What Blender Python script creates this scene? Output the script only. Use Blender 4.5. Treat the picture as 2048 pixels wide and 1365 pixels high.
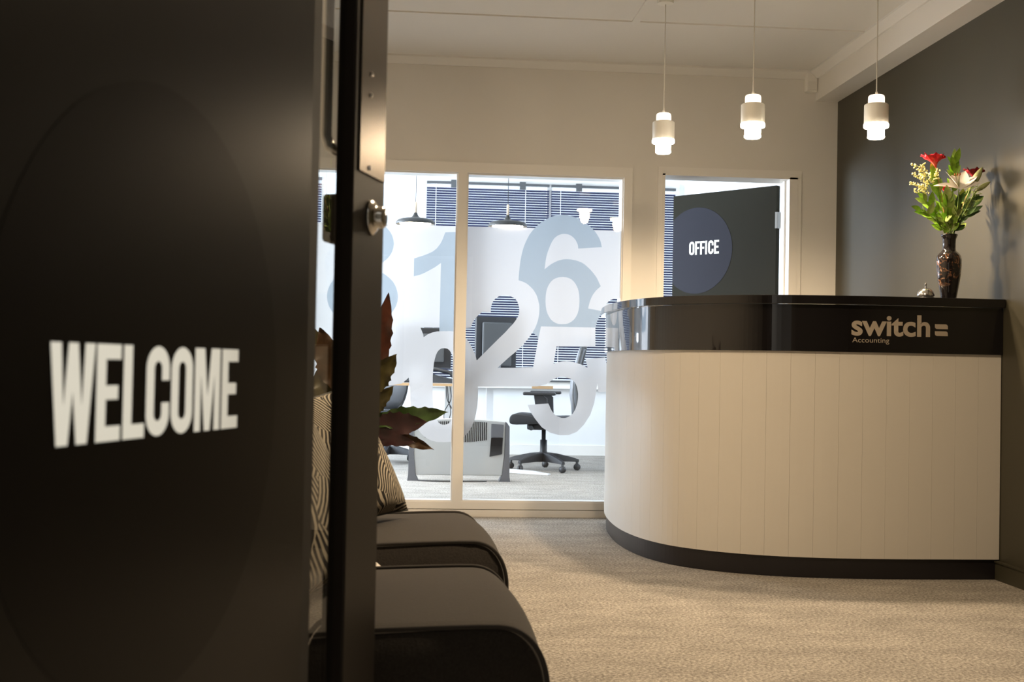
import bpy, bmesh, math, random
from mathutils import Vector, Matrix
from mathutils.geometry import delaunay_2d_cdt

for o in list(bpy.data.objects):
    bpy.data.objects.remove(o, do_unlink=True)
SC = bpy.context.scene
COL = SC.collection
PI = math.pi
R = math.radians
random.seed(7)

# ------------------------------------------------------------------ camera
F_PX, YAW, PITCH, ROLL, EYE = 2450.0, R(4.87), R(1.23), R(1.10), 0.875
fwd = Vector((math.sin(YAW) * math.cos(PITCH), math.cos(YAW) * math.cos(PITCH), math.sin(PITCH)))
rt = Vector((math.cos(YAW), -math.sin(YAW), 0))
up = rt.cross(fwd)
Rv = rt * math.cos(ROLL) + up * math.sin(ROLL)
Uv = -rt * math.sin(ROLL) + up * math.cos(ROLL)
cam = bpy.data.cameras.new('camera')
camo = bpy.data.objects.new('camera', cam)
COL.objects.link(camo)
M3 = Matrix((Rv, Uv, -fwd)).transposed()
camo.matrix_world = Matrix.Translation((0, 0, EYE)) @ M3.to_4x4()
cam.sensor_width = 36
cam.lens = F_PX / 2048 * 36
cam.clip_start = .02
cam.dof.use_dof = True
cam.dof.focus_distance = 6.0
cam.dof.aperture_fstop = 8.5
SC.camera = camo

# ------------------------------------------------------------------ world, lights, exposure
w = bpy.data.worlds.new('sky')
SC.world = w
w.use_nodes = True
bgn = w.node_tree.nodes['Background']
bgn.inputs[0].default_value = (.72, .84, 1, 1)
bgn.inputs[1].default_value = 1.6
SC.view_settings.view_transform = 'Standard'
SC.view_settings.look = 'None'
SC.view_settings.exposure = 0.0
SC.view_settings.gamma = 1
SC.view_settings.use_curve_mapping = False
SC.cycles.use_denoising = True
SC.cycles.max_bounces = 10
SC.cycles.diffuse_bounces = 5
SC.cycles.transparent_max_bounces = 16
SC.cycles.caustics_reflective = False
SC.cycles.caustics_refractive = False
SC.cycles.sample_clamp_indirect = 6


def area(name, loc, target, sx, sy, power, color):
    l = bpy.data.lights.new(name, 'AREA')
    l.shape = 'RECTANGLE'
    l.size, l.size_y, l.energy, l.color = sx, sy, power, color
    o = bpy.data.objects.new(name, l)
    COL.objects.link(o)
    o.location = loc
    o.rotation_euler = (Vector(target) - Vector(loc)).to_track_quat('-Z', 'Y').to_euler()
    return o


DAY = (.76, .87, 1.0)
WARM = (1.0, .75, .48)
area('office_side_fill', (-2.72, 9.9, 1.6), (2, 9.9, 1.2), 3.4, 1.9, 500, DAY)  # unseen daylight fill added at the side to brighten the office
area('daylight_back_window', (1.4, 12.62, 1.8), (1.4, 8, .9), 2.4, 1.9, 70, DAY)
area('ceiling_light_waiting_area', (.90, 3.2, 2.66), (.90, 3.2, 0), .13, .13, 52, WARM)
area('room_fill_light', (-.2, 4.6, 2.66), (-.2, 4.6, 0), .13, .13, 14, WARM)  # unseen fill light added under the ceiling to lift the room


def point_light(name, loc, power, color, r=.1):
    l = bpy.data.lights.new(name, 'POINT')
    l.energy, l.color, l.shadow_soft_size = power, color, r
    o = bpy.data.objects.new(name, l)
    COL.objects.link(o)
    o.location = loc
    return o


point_light('lobby_fill_light', (2.1, -1.0, 2.2), 1.5, WARM, .12)  # weak unseen fill added behind the camera
area('letter_fill_light', (1.9, -.3, 1.9), (-.2, 1.15, .85), .5, .5, 50, (1, .99, .95))  # unseen light added to brighten the WELCOME letters through the doorway

# ------------------------------------------------------------------ materials
MATS = {}


def mat(name, color, rough=.5, metal=0.0, emit=None, es=0, spec=.5, coat=0, noise=0, nscale=30, bump=0, sheen=0):
    m = bpy.data.materials.new(name)
    m.use_nodes = True
    nt = m.node_tree
    b = nt.nodes['Principled BSDF']
    b.inputs['Base Color'].default_value = (*color, 1)
    b.inputs['Roughness'].default_value = rough
    b.inputs['Metallic'].default_value = metal
    b.inputs['Specular IOR Level'].default_value = spec
    b.inputs['Coat Weight'].default_value = coat
    b.inputs['Sheen Weight'].default_value = sheen
    if emit:
        b.inputs['Emission Color'].default_value = (*emit, 1)
        b.inputs['Emission Strength'].default_value = es
    if noise or bump:
        tc = nt.nodes.new('ShaderNodeTexCoord')
        n = nt.nodes.new('ShaderNodeTexNoise')
        n.inputs['Scale'].default_value = nscale
        n.inputs['Detail'].default_value = 5
        nt.links.new(tc.outputs['Object'], n.inputs['Vector'])
        if noise:
            mr = nt.nodes.new('ShaderNodeMapRange')
            mr.inputs['From Min'].default_value = .3
            mr.inputs['From Max'].default_value = .7
            mr.inputs['To Min'].default_value = 1 - noise
            mr.inputs['To Max'].default_value = 1 + noise
            nt.links.new(n.outputs['Fac'], mr.inputs['Value'])
            mx = nt.nodes.new('ShaderNodeVectorMath')
            mx.operation = 'SCALE'
            mx.inputs[0].default_value = color
            nt.links.new(mr.outputs[0], mx.inputs['Scale'])
            nt.links.new(mx.outputs[0], b.inputs['Base Color'])
        if bump:
            bp = nt.nodes.new('ShaderNodeBump')
            bp.inputs['Strength'].default_value = bump
            bp.inputs['Distance'].default_value = .004
            nt.links.new(n.outputs['Fac'], bp.inputs['Height'])
            nt.links.new(bp.outputs[0], b.inputs['Normal'])
    MATS[name] = m
    return m


mat('wall_white', (.74, .72, .68), .6, noise=.02, nscale=3, bump=.05)
mat('ceiling_white', (.76, .75, .72), .7)
mat('trim_white', (.80, .78, .74), .38)
mat('office_white', (.77, .78, .785), .6)
mat('green_wall', (.049, .044, .027), .5, noise=.04, nscale=2)
mat('green_door', (.016, .0145, .007), .75, spec=.2)
mat('navy', (.014, .014, .024), .6, spec=.2)
mat('letter_white', (.88, .87, .79), .5)
mat('logo_grey', (.42, .36, .29), .45)
mat('door_black', (.0012, .0009, .0006), .30, spec=.15, noise=.1, nscale=4)
mat('door_circle', (.0010, .0007, .0005), .30, spec=.11)
mat('bead_black', (.006, .006, .006), .5)
mat('stile_metal', (.016, .012, .009), .42, metal=.2, spec=.25)
mat('plate_metal', (.16, .13, .10), .24, metal=1, noise=.08, nscale=14)
mat('chrome', (.75, .73, .70), .16, metal=1)
mat('steel', (.45, .44, .42), .3, metal=1)
mat('lock_grey', (.11, .10, .085), .5)
mat('gloss_black', (.008, .007, .008), .06, coat=.5)
mat('kick_black', (.012, .010, .012), .3)
mat('board_white', (.72, .69, .64), .42)
mat('fabric', (.041, .036, .032), .95, noise=.18, nscale=220, bump=.25, sheen=.15, spec=.15)
mat('fabric_piping', (.05, .046, .044), .9)
mat('black_plastic', (.018, .019, .022), .42)
mat('dark_grey', (.07, .075, .08), .45)
mat('mid_grey', (.23, .24, .26), .45)
mat('heater_grey', (.46, .455, .44), .5)
mat('heater_dark', (.13, .13, .14), .45)
mat('screen_black', (.01, .01, .012), .12)
mat('birch', (.52, .34, .18), .5, noise=.1, nscale=12)
mat('desk_white', (.78, .79, .80), .35)
mat('slat_blue', (.032, .038, .085), .4)
mat('dome_black', (.03, .03, .028), .5)
mat('wood_neck', (.80, .64, .48), .5)
mat('pendant_body', (.80, .80, .76), .45)
mat('glow_lower', (.9, .85, .75), .4, emit=(1, .82, .60), es=50)
mat('glow_upper', (.9, .85, .75), .4, emit=(1, .80, .62), es=1.9)
mat('glow_office', (.9, .85, .75), .4, emit=(1, .84, .62), es=55)
mat('cord_white', (.62, .60, .55), .5)
mat('leaf_green', (.20, .36, .03), .42, noise=.35, nscale=60)
mat('leaf_pale', (.38, .50, .14), .45, noise=.25, nscale=60)
mat('leaf_dark', (.05, .11, .025), .45, noise=.3, nscale=60)
mat('stem_green', (.16, .24, .04), .5)
mat('stem_brown', (.30, .17, .05), .6)
mat('petal_red', (.78, .012, .03), .6, noise=.3, nscale=90, bump=.4)
mat('petal_coral', (.72, .09, .07), .6, noise=.25, nscale=90, bump=.4)
mat('petal_dark_red', (.25, .003, .012), .7, noise=.3, nscale=90)
mat('petal_white', (.86, .82, .76), .5)
mat('bud_green', (.40, .44, .20), .5, noise=.15, nscale=40)
mat('anther', (.42, .10, .02), .7)
mat('goldenrod', (.80, .74, .32), .7)
mat('vase_black', (.012, .009, .010), .08, coat=.6)
mat('croton_red', (.075, .022, .011), .42, noise=.4, nscale=25)
mat('croton_olive', (.065, .055, .012), .42, noise=.35, nscale=25)
mat('croton_green', (.04, .085, .016), .4, noise=.35, nscale=25)
mat('croton_burgundy', (.030, .006, .008), .5, noise=.3, nscale=25)
mat('croton_brown', (.065, .032, .012), .45, noise=.35, nscale=25)
mat('pot_grey', (.20, .19, .18), .6)
mat('soil', (.03, .02, .012), .95, bump=.6)
mat('table_white', (.72, .66, .56), .4)
mat('cable_black', (.012, .012, .014), .5)


def carpet(name, c1, c2, c3):
    m = bpy.data.materials.new(name)
    m.use_nodes = True
    nt = m.node_tree
    b = nt.nodes['Principled BSDF']
    b.inputs['Roughness'].default_value = .97
    b.inputs['Specular IOR Level'].default_value = .1
    tc = nt.nodes.new('ShaderNodeTexCoord')
    n = nt.nodes.new('ShaderNodeTexNoise')
    n.inputs['Scale'].default_value = 95
    n.inputs['Detail'].default_value = 6
    n.inputs['Roughness'].default_value = .7
    n2 = nt.nodes.new('ShaderNodeTexNoise')
    n2.inputs['Scale'].default_value = 4.5
    n2.inputs['Detail'].default_value = 5
    mp = nt.nodes.new('ShaderNodeMapping')
    mp.inputs['Scale'].default_value = (1, 1.8, 1)
    nt.links.new(tc.outputs['Object'], n.inputs['Vector'])
    nt.links.new(tc.outputs['Object'], mp.inputs['Vector'])
    nt.links.new(mp.outputs[0], n2.inputs['Vector'])
    cr = nt.nodes.new('ShaderNodeValToRGB')
    e = cr.color_ramp.elements
    e[0].position, e[0].color = .34, (*c1, 1)
    e[1].position, e[1].color = .66, (*c3, 1)
    k = cr.color_ramp.elements.new(.5)
    k.color = (*c2, 1)
    nt.links.new(n.outputs['Fac'], cr.inputs[0])
    mr = nt.nodes.new('ShaderNodeMapRange')
    mr.inputs['From Min'].default_value, mr.inputs['From Max'].default_value = .32, .68
    mr.inputs['To Min'].default_value, mr.inputs['To Max'].default_value = .84, 1.12
    nt.links.new(n2.outputs['Fac'], mr.inputs['Value'])
    vm = nt.nodes.new('ShaderNodeVectorMath')
    vm.operation = 'SCALE'
    nt.links.new(cr.outputs[0], vm.inputs[0])
    nt.links.new(mr.outputs[0], vm.inputs['Scale'])
    nt.links.new(vm.outputs[0], b.inputs['Base Color'])
    bp = nt.nodes.new('ShaderNodeBump')
    bp.inputs['Strength'].default_value = .5
    bp.inputs['Distance'].default_value = .006
    nt.links.new(n.outputs['Fac'], bp.inputs['Height'])
    nt.links.new(bp.outputs[0], b.inputs['Normal'])
    MATS[name] = m


carpet('carpet', (.14, .13, .115), (.34, .315, .28), (.60, .56, .51))


def zebra():
    m = bpy.data.materials.new('zebra')
    m.use_nodes = True
    nt = m.node_tree
    b = nt.nodes['Principled BSDF']
    b.inputs['Roughness'].default_value = .9
    tc = nt.nodes.new('ShaderNodeTexCoord')
    mp = nt.nodes.new('ShaderNodeMapping')
    mp.inputs['Rotation'].default_value = (0, 0, .6)
    vo = nt.nodes.new('ShaderNodeTexVoronoi')
    vo.inputs['Scale'].default_value = 6
    nt.links.new(tc.outputs['Object'], vo.inputs['Vector'])
    # each cell of the print turns its stripes another way
    sx = nt.nodes.new('ShaderNodeSeparateXYZ')
    nt.links.new(vo.outputs['Color'], sx.inputs[0])
    mu = nt.nodes.new('ShaderNodeMath')
    mu.operation = 'MULTIPLY'
    mu.inputs[1].default_value = 2.2
    no = nt.nodes.new('ShaderNodeTexNoise')
    no.inputs['Scale'].default_value = 3
    nt.links.new(tc.outputs['Object'], no.inputs['Vector'])
    ad = nt.nodes.new('ShaderNodeMath')
    nt.links.new(sx.outputs[0], ad.inputs[0])
    nt.links.new(no.outputs['Fac'], ad.inputs[1])
    nt.links.new(ad.outputs[0], mu.inputs[0])
    vr = nt.nodes.new('ShaderNodeVectorRotate')
    vr.rotation_type = 'Z_AXIS'
    nt.links.new(tc.outputs['Object'], vr.inputs['Vector'])
    nt.links.new(mu.outputs[0], vr.inputs['Angle'])
    wv = nt.nodes.new('ShaderNodeTexWave')
    wv.inputs['Scale'].default_value = 27
    wv.inputs['Distortion'].default_value = 1.5
    wv.inputs['Detail'].default_value = 1
    wv.inputs['Detail Scale'].default_value = .35
    nt.links.new(vr.outputs[0], wv.inputs['Vector'])
    cr = nt.nodes.new('ShaderNodeValToRGB')
    e = cr.color_ramp.elements
    e[0].position, e[0].color = .5, (.016, .013, .012, 1)
    e[1].position, e[1].color = .62, (.52, .46, .36, 1)
    nt.links.new(wv.outputs['Fac'], cr.inputs[0])
    nt.links.new(cr.outputs[0], b.inputs['Base Color'])
    MATS['zebra'] = m


zebra()


def vase_print():
    m = MATS['vase_black']
    nt = m.node_tree
    b = nt.nodes['Principled BSDF']
    tc = nt.nodes.new('ShaderNodeTexCoord')
    n = nt.nodes.new('ShaderNodeTexNoise')
    n.inputs['Scale'].default_value = 42
    n.inputs['Detail'].default_value = 4
    n.inputs['Distortion'].default_value = 1.2
    nt.links.new(tc.outputs['Object'], n.inputs['Vector'])
    cr = nt.nodes.new('ShaderNodeValToRGB')
    e = cr.color_ramp.elements
    e[0].position, e[0].color = .52, (.010, .008, .009, 1)
    e[1].position, e[1].color = .75, (.36, .30, .25, 1)
    k = cr.color_ramp.elements.new(.62)
    k.color = (.19, .09, .045, 1)
    nt.links.new(n.outputs['Fac'], cr.inputs[0])
    sp = nt.nodes.new('ShaderNodeSeparateXYZ')
    nt.links.new(tc.outputs['Object'], sp.inputs[0])
    g = nt.nodes.new('ShaderNodeMapRange')
    g.inputs['From Min'].default_value, g.inputs['From Max'].default_value = .055, .075
    nt.links.new(sp.outputs['Z'], g.inputs['Value'])
    g2 = nt.nodes.new('ShaderNodeMapRange')
    g2.inputs['From Min'].default_value, g2.inputs['From Max'].default_value = .205, .19
    nt.links.new(sp.outputs['Z'], g2.inputs['Value'])
    mu = nt.nodes.new('ShaderNodeMath')
    mu.operation = 'MULTIPLY'
    nt.links.new(g.outputs[0], mu.inputs[0])
    nt.links.new(g2.outputs[0], mu.inputs[1])
    mx = nt.nodes.new('ShaderNodeMix')
    mx.data_type = 'RGBA'
    mx.inputs[6].default_value = (.010, .008, .009, 1)
    nt.links.new(mu.outputs[0], mx.inputs[0])
    nt.links.new(cr.outputs[0], mx.inputs[7])
    nt.links.new(mx.outputs[2], b.inputs['Base Color'])


vase_print()


def glass(name, tint=(1, 1, 1), ior=1.5):
    m = bpy.data.materials.new(name)
    m.use_nodes = True
    nt = m.node_tree
    nt.nodes.remove(nt.nodes['Principled BSDF'])
    out = nt.nodes['Material Output']
    t = nt.nodes.new('ShaderNodeBsdfTransparent')
    t.inputs[0].default_value = (*tint, 1)
    g = nt.nodes.new('ShaderNodeBsdfGlossy')
    g.inputs['Roughness'].default_value = .0
    f = nt.nodes.new('ShaderNodeFresnel')
    f.inputs[0].default_value = ior
    mx = nt.nodes.new('ShaderNodeMixShader')
    nt.links.new(f.outputs[0], mx.inputs[0])
    nt.links.new(t.outputs[0], mx.inputs[1])
    nt.links.new(g.outputs[0], mx.inputs[2])
    nt.links.new(mx.outputs[0], out.inputs[0])
    MATS[name] = m


glass('pane_glass', (.97, .98, .98), 1.5)
glass('door_glass', (.93, .95, .94), 1.75)


def film(name, tcol, dcol, forward, rough):
    m = bpy.data.materials.new(name)
    m.use_nodes = True
    nt = m.node_tree
    nt.nodes.remove(nt.nodes['Principled BSDF'])
    out = nt.nodes['Material Output']
    tr = nt.nodes.new('ShaderNodeBsdfTranslucent')
    tr.inputs[0].default_value = (*tcol, 1)
    df = nt.nodes.new('ShaderNodeBsdfDiffuse')
    df.inputs[0].default_value = (*dcol, 1)
    rf = nt.nodes.new('ShaderNodeBsdfRefraction')
    rf.inputs['Color'].default_value = (*tcol, 1)
    rf.inputs['Roughness'].default_value = rough
    rf.inputs['IOR'].default_value = 1.25
    a = nt.nodes.new('ShaderNodeMixShader')
    a.inputs[0].default_value = forward
    nt.links.new(tr.outputs[0], a.inputs[1])
    nt.links.new(rf.outputs[0], a.inputs[2])
    c = nt.nodes.new('ShaderNodeMixShader')
    c.inputs[0].default_value = .22
    nt.links.new(a.outputs[0], c.inputs[1])
    nt.links.new(df.outputs[0], c.inputs[2])
    nt.links.new(c.outputs[0], out.inputs[0])
    MATS[name] = m


film('film_white', (.575, .55, .54), (.8, .8, .8), .38, .32)
film('film_blue', (.32, .355, .385), (.6, .66, .72), .3, .34)


# ------------------------------------------------------------------ helpers
def obj(name, bm, m, parent=None, smooth=False, loc=None):
    me = bpy.data.meshes.new(name)
    bm.to_mesh(me)
    bm.free()
    if isinstance(m, str):
        m = MATS[m]
    me.materials.append(m)
    if smooth:
        me.shade_smooth()
    o = bpy.data.objects.new(name, me)
    COL.objects.link(o)
    if parent is not None:
        o.parent = parent
    if loc is not None:
        o.location = loc
    return o


def obj2(name, bm, mats, parent=None, smooth=False):
    o = obj(name, bm, mats[0], parent, smooth)
    for k in mats[1:]:
        o.data.materials.append(MATS[k])
    return o


def tag(o, label, cat, group=None, kind=None):
    o['label'] = label
    o['category'] = cat
    if group:
        o['group'] = group
    if kind:
        o['kind'] = kind
    return o


def thing(name, label, cat, loc=(0, 0, 0), rz=0, group=None, kind=None):
    o = bpy.data.objects.new(name, None)
    o.empty_display_size = .1
    COL.objects.link(o)
    o.location = loc
    o.rotation_euler = (0, 0, rz)
    return tag(o, label, cat, group, kind)


def copy_tree(o, parent=None):
    c = o.copy()
    COL.objects.link(c)
    if parent is not None:
        c.parent = parent
    for ch in list(o.children):
        copy_tree(ch, c)
    return c


def box(bm, x0, x1, y0, y1, z0, z1, bev=0, mi=0):
    vs = [bm.verts.new((x, y, z)) for x in (x0, x1) for y in (y0, y1) for z in (z0, z1)]
    idx = [(0, 1, 3, 2), (4, 6, 7, 5), (0, 4, 5, 1), (2, 3, 7, 6), (0, 2, 6, 4), (1, 5, 7, 3)]
    fs = [bm.faces.new([vs[i] for i in f]) for f in idx]
    for f in fs:
        f.material_index = mi
    if bev:
        es = set(e for f in fs for e in f.edges)
        bmesh.ops.bevel(bm, geom=list(es), offset=bev, segments=2, profile=.6, affect='EDGES')
    return bm


def B(*a, **k):
    bm = bmesh.new()
    box(bm, *a, **k)
    return bm


def tube(bm, pts, r, seg=8, cap=True):
    """swept tube; r a number or a list"""
    pts = [Vector(p) for p in pts]
    n = len(pts)
    rr = r if isinstance(r, (list, tuple)) else [r] * n
    rings = []
    prev = None
    for i, p in enumerate(pts):
        t = (pts[min(i + 1, n - 1)] - pts[max(i - 1, 0)]).normalized()
        if prev is None:
            a = t.orthogonal().normalized()
        else:
            a = (prev - t * prev.dot(t)).normalized()
        prev = a
        b = t.cross(a)
        rings.append([bm.verts.new(p + (a * math.cos(2 * PI * k / seg) + b * math.sin(2 * PI * k / seg)) * rr[i]) for k in range(seg)])
    for i in range(n - 1):
        for k in range(seg):
            bm.faces.new((rings[i][k], rings[i][(k + 1) % seg], rings[i + 1][(k + 1) % seg], rings[i + 1][k]))
    if cap:
        bm.faces.new(list(reversed(rings[0])))
        bm.faces.new(rings[-1])
    return bm


def T(pts, r, seg=8, cap=True):
    return tube(bmesh.new(), pts, r, seg, cap)


def lathe(prof, seg=32, c=(0, 0, 0), bm=None):
    bm = bm or bmesh.new()
    rings = []
    for r, z in prof:
        if r < 1e-5:
            rings.append([bm.verts.new((c[0], c[1], c[2] + z))])
        else:
            rings.append([bm.verts.new((c[0] + r * math.cos(2 * PI * k / seg), c[1] + r * math.sin(2 * PI * k / seg), c[2] + z)) for k in range(seg)])
    for a, b in zip(rings, rings[1:]):
        for k in range(seg):
            k2 = (k + 1) % seg
            if len(a) == 1 and len(b) == 1:
                continue
            if len(a) == 1:
                bm.faces.new((a[0], b[k2], b[k]))
            elif len(b) == 1:
                bm.faces.new((a[k], a[k2], b[0]))
            else:
                bm.faces.new((a[k], a[k2], b[k2], b[k]))
    bmesh.ops.recalc_face_normals(bm, faces=bm.faces)
    return bm


def prism(bm, pts, y0, y1):
    """closed outline in x,z extruded along y"""
    a = [bm.verts.new((x, y0, z)) for x, z in pts]
    b = [bm.verts.new((x, y1, z)) for x, z in pts]
    n = len(pts)
    bm.faces.new(a)
    bm.faces.new(list(reversed(b)))
    for i in range(n):
        bm.faces.new((a[i], b[i], b[(i + 1) % n], a[(i + 1) % n]))
    bmesh.ops.recalc_face_normals(bm, faces=bm.faces)
    return bm


def bevel_mod(o, wdt, seg=2):
    m = o.modifiers.new('bevel', 'BEVEL')
    m.width = wdt
    m.segments = seg
    m.limit_method = 'ANGLE'
    return o


def catmull(p, n=8, closed=False):
    p = [Vector(q) for q in p]
    out = []
    L = len(p)
    for i in range(L if closed else L - 1):
        if closed:
            a, b, c, d = p[(i - 1) % L], p[i], p[(i + 1) % L], p[(i + 2) % L]
        else:
            b, c = p[i], p[i + 1]
            a = p[i - 1] if i else b * 2 - c
            d = p[i + 2] if i + 2 < L else c * 2 - b
        for k in range(n):
            t = k / n
            out.append(.5 * (2 * b + (c - a) * t + (2 * a - 5 * b + 4 * c - d) * t * t + (3 * b - a - 3 * c + d) * t ** 3))
    if not closed:
        out.append(p[-1])
    return out


def inside(pt, poly):
    x, y = pt
    c = False
    j = len(poly) - 1
    for i in range(len(poly)):
        xi, yi = poly[i]
        xj, yj = poly[j]
        if (yi > y) != (yj > y) and x < (xj - xi) * (y - yi) / (yj - yi) + xi:
            c = not c
        j = i
    return c


def cut_shapes(polys, keep):
    """triangulate overlapping outlines; keep(point) -> key or None; returns {key: [triangles]}"""
    verts, faces = [], []
    for p in polys:
        faces.append(list(range(len(verts), len(verts) + len(p))))
        verts += [Vector(q) for q in p]
    vo, eo, fo, *_ = delaunay_2d_cdt(verts, [], faces, 0, 1e-5)
    res = {}
    for f in fo:
        c = sum((vo[i] for i in f), Vector((0, 0))) / len(f)
        k = keep((c.x, c.y))
        if k:
            res.setdefault(k, []).append([tuple(vo[i]) for i in f])
    return res


def tris_mesh(tris, place):
    bm = bmesh.new()
    cache = {}
    for t in tris:
        vs = []
        for q in t:
            key = (round(q[0], 5), round(q[1], 5))
            if key not in cache:
                cache[key] = bm.verts.new(place(q))
            if cache[key] not in vs:
                vs.append(cache[key])
        if len(vs) > 2:
            try:
                bm.faces.new(vs)
            except ValueError:
                pass
    return bm


# condensed capital letters, cap height 1, as outlines [(outline, sign)]
def ring(w, n=10, t=.168, r=None):
    r = r or w / 2
    out, inn = [], []
    for cx, cy, a0 in ((w - r, 1 - r, 0), (r, 1 - r, 90), (r, r, 180), (w - r, r, 270)):
        for k in range(n + 1):
            a = R(a0 + 90 * k / n)
            out.append((cx + r * math.cos(a), cy + r * math.sin(a)))
            ri = max(r - t, .02)
            inn.append((cx + ri * math.cos(a), cy + ri * math.sin(a)))
    return out, inn


def glyph(ch):
    """returns (advance, solids, holes)"""
    t = .172
    if ch == 'E':
        return .50, [[(0, 0), (.45, 0), (.45, .155), (t, .155), (t, .43), (.40, .43), (.40, .575), (t, .575), (t, .845), (.45, .845), (.45, 1), (0, 1)]], []
    if ch == 'F':
        return .47, [[(0, 0), (t, 0), (t, .42), (.38, .42), (.38, .57), (t, .57), (t, .845), (.43, .845), (.43, 1), (0, 1)]], []
    if ch == 'L':
        return .46, [[(0, 0), (.43, 0), (.43, .155), (t, .155), (t, 1), (0, 1)]], []
    if ch == 'I':
        return .27, [[(0, 0), (t, 0), (t, 1), (0, 1)]], []
    if ch == 'O':
        a, b = ring(.5)
        return .555, [a], [b]
    if ch == 'C':
        a, b = ring(.5)
        return .545, [a], [b, [(.26, .37), (.6, .37), (.6, .62), (.26, .62)]]
    if ch == 'W':
        return .78, [[(.12, 0), (.305, 0), (.375, .52), (.445, 0), (.63, 0), (.75, 1), (.575, 1), (.53, .38), (.455, 1), (.295, 1), (.225, .38), (.175, 1), (0, 1)]], []
    if ch == 'M':
        return .70, [[(0, 0), (.15, 0), (.15, .68), (.255, 0), (.395, 0), (.50, .68), (.50, 0), (.65, 0), (.65, 1), (.41, 1), (.325, .42), (.24, 1), (0, 1)]], []


def word_tris(s, size, x0, z0, stretch=1.0):
    tris = []
    x = x0
    for ch in s:
        adv, sol, hol = glyph(ch)
        pl = [[(x + a * size * stretch, z0 + b * size) for a, b in p] for p in sol]
        hl = [[(x + a * size * stretch, z0 + b * size) for a, b in p] for p in hol]
        res = cut_shapes(pl + hl, lambda c: 'k' if any(inside(c, p) for p in pl) and not any(inside(c, p) for p in hl) else None)
        tris += res.get('k', [])
        x += adv * size * stretch
    return tris, x


def text_bm(s, size, offset, loc_fn, spacing=1.0):
    cu = bpy.data.curves.new('t', 'FONT')
    cu.body = s
    cu.size = size
    cu.offset = offset
    cu.space_character = spacing
    cu.resolution_u = 6
    o = bpy.data.objects.new('t', cu)
    COL.objects.link(o)
    bpy.context.view_layer.update()
    dg = bpy.context.evaluated_depsgraph_get()
    me = bpy.data.meshes.new_from_object(o.evaluated_get(dg))
    bm = bmesh.new()
    bm.from_mesh(me)
    bpy.data.objects.remove(o)
    bpy.data.meshes.remove(me)
    for v in bm.verts:
        v.co = Vector(loc_fn(v.co.x, v.co.y))
    return bm


# ------------------------------------------------------------------ the setting
YB, YB2, ZC, XR, XL = 7.164, 7.324, 2.685, 2.555, -1.0
YO, OXL, OXR, OZC = 12.27, -2.6, 2.78, 3.0


def struct(name, bm, m, label, cat, parent=None):
    o = obj(name, bm, m, parent)
    if parent is None:
        tag(o, label, cat, kind='structure')
    return o


struct('floor', B(-2.8, 3.0, -2.6, YO + .2, -.1, 0), 'carpet', 'speckled beige grey carpet covering the reception and office floor', 'floor')
struct('ceiling', B(XL - .1, XR + .1, -2.6, YB, ZC, ZC + .1), 'ceiling_white', 'off-white flat ceiling above the reception room', 'ceiling')
struct('ceiling', B(OXL - .1, OXR + .1, YB, YO + .2, OZC, OZC + .1), 'office_white', 'white ceiling of the office behind the glazed partition', 'ceiling')
bm = B(OXL - .1, -.74, YB, YB2, 0, OZC)
box(bm, -.74, 1.283, YB, YB2, 2.045, OZC)
box(bm, -.74, 1.283, YB + .01, YB2, 0, .044)
box(bm, 1.283, 1.49, YB, YB2, 0, OZC)
box(bm, 1.49, 2.31, YB, YB2, 2.06, OZC)
box(bm, 2.31, OXR + .1, YB, YB2, 0, OZC)
struct('wall_back', bm, 'wall_white', 'off-white back wall holding the glazed partition and the office doorway', 'wall')
struct('wall_right', B(XR, XR + .1, -2.6, YB, 0, ZC), 'green_wall', 'dark olive green side wall behind the flower vase', 'wall')
struct('wall_left', B(XL - .1, XL, -2.6, YB, 0, ZC), 'wall_white', 'off-white side wall behind the seats', 'wall')
bm = B(XL, -.345, .74, .86, 0, ZC)
box(bm, .70, XR, .74, .86, 0, ZC)
box(bm, -.345, .70, .74, .86, 2.09, ZC)
struct('wall_front', bm, 'green_wall', 'unseen wall around the entrance doorway, darkened for its reflection', 'wall')  # coloured dark so the glossy counter band reflects less light
struct('wall_sky_block', B(XL - .1, XR + .1, -2.7, -2.6, 0, ZC), 'wall_white', 'unseen off-white end wall added to keep sky light off the door', 'wall')  # unseen closing wall, added to block sky light behind the camera
# office shell
bm = B(OXL - .1, OXL, YB2, 8.3, 0, OZC)
box(bm, OXL - .1, OXL, 11.6, YO, 0, OZC)
box(bm, OXL - .1, OXL, 8.3, 11.6, 0, .6)
box(bm, OXL - .1, OXL, 8.3, 11.6, 2.6, OZC)
struct('wall_office_left', bm, 'office_white', 'white side wall of the office with an added opening for the fill light', 'wall')  # opening is unseen, added to let the side fill light in
struct('wall_office_right', B(OXR, OXR + .1, YB2, YO, 0, OZC), 'office_white', 'white side wall of the office behind the open green door', 'wall')
WZ0, WZ1 = .70, 2.78
bm = B(OXL, -2.35, YO, YO + .15, 0, OZC)
box(bm, -2.35, -.84, YO, YO + .15, 0, WZ0)
box(bm, -2.35, -.84, YO, YO + .15, WZ1, OZC)
box(bm, -.84, .11, YO, YO + .15, 0, OZC)
box(bm, .11, 2.73, YO, YO + .15, 0, WZ0)
box(bm, .11, 2.73, YO, YO + .15, WZ1, OZC)
box(bm, 2.73, OXR, YO, YO + .15, 0, OZC)
struct('wall_office_back', bm, 'office_white', 'white far office wall around the windows with blinds', 'wall')

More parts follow.
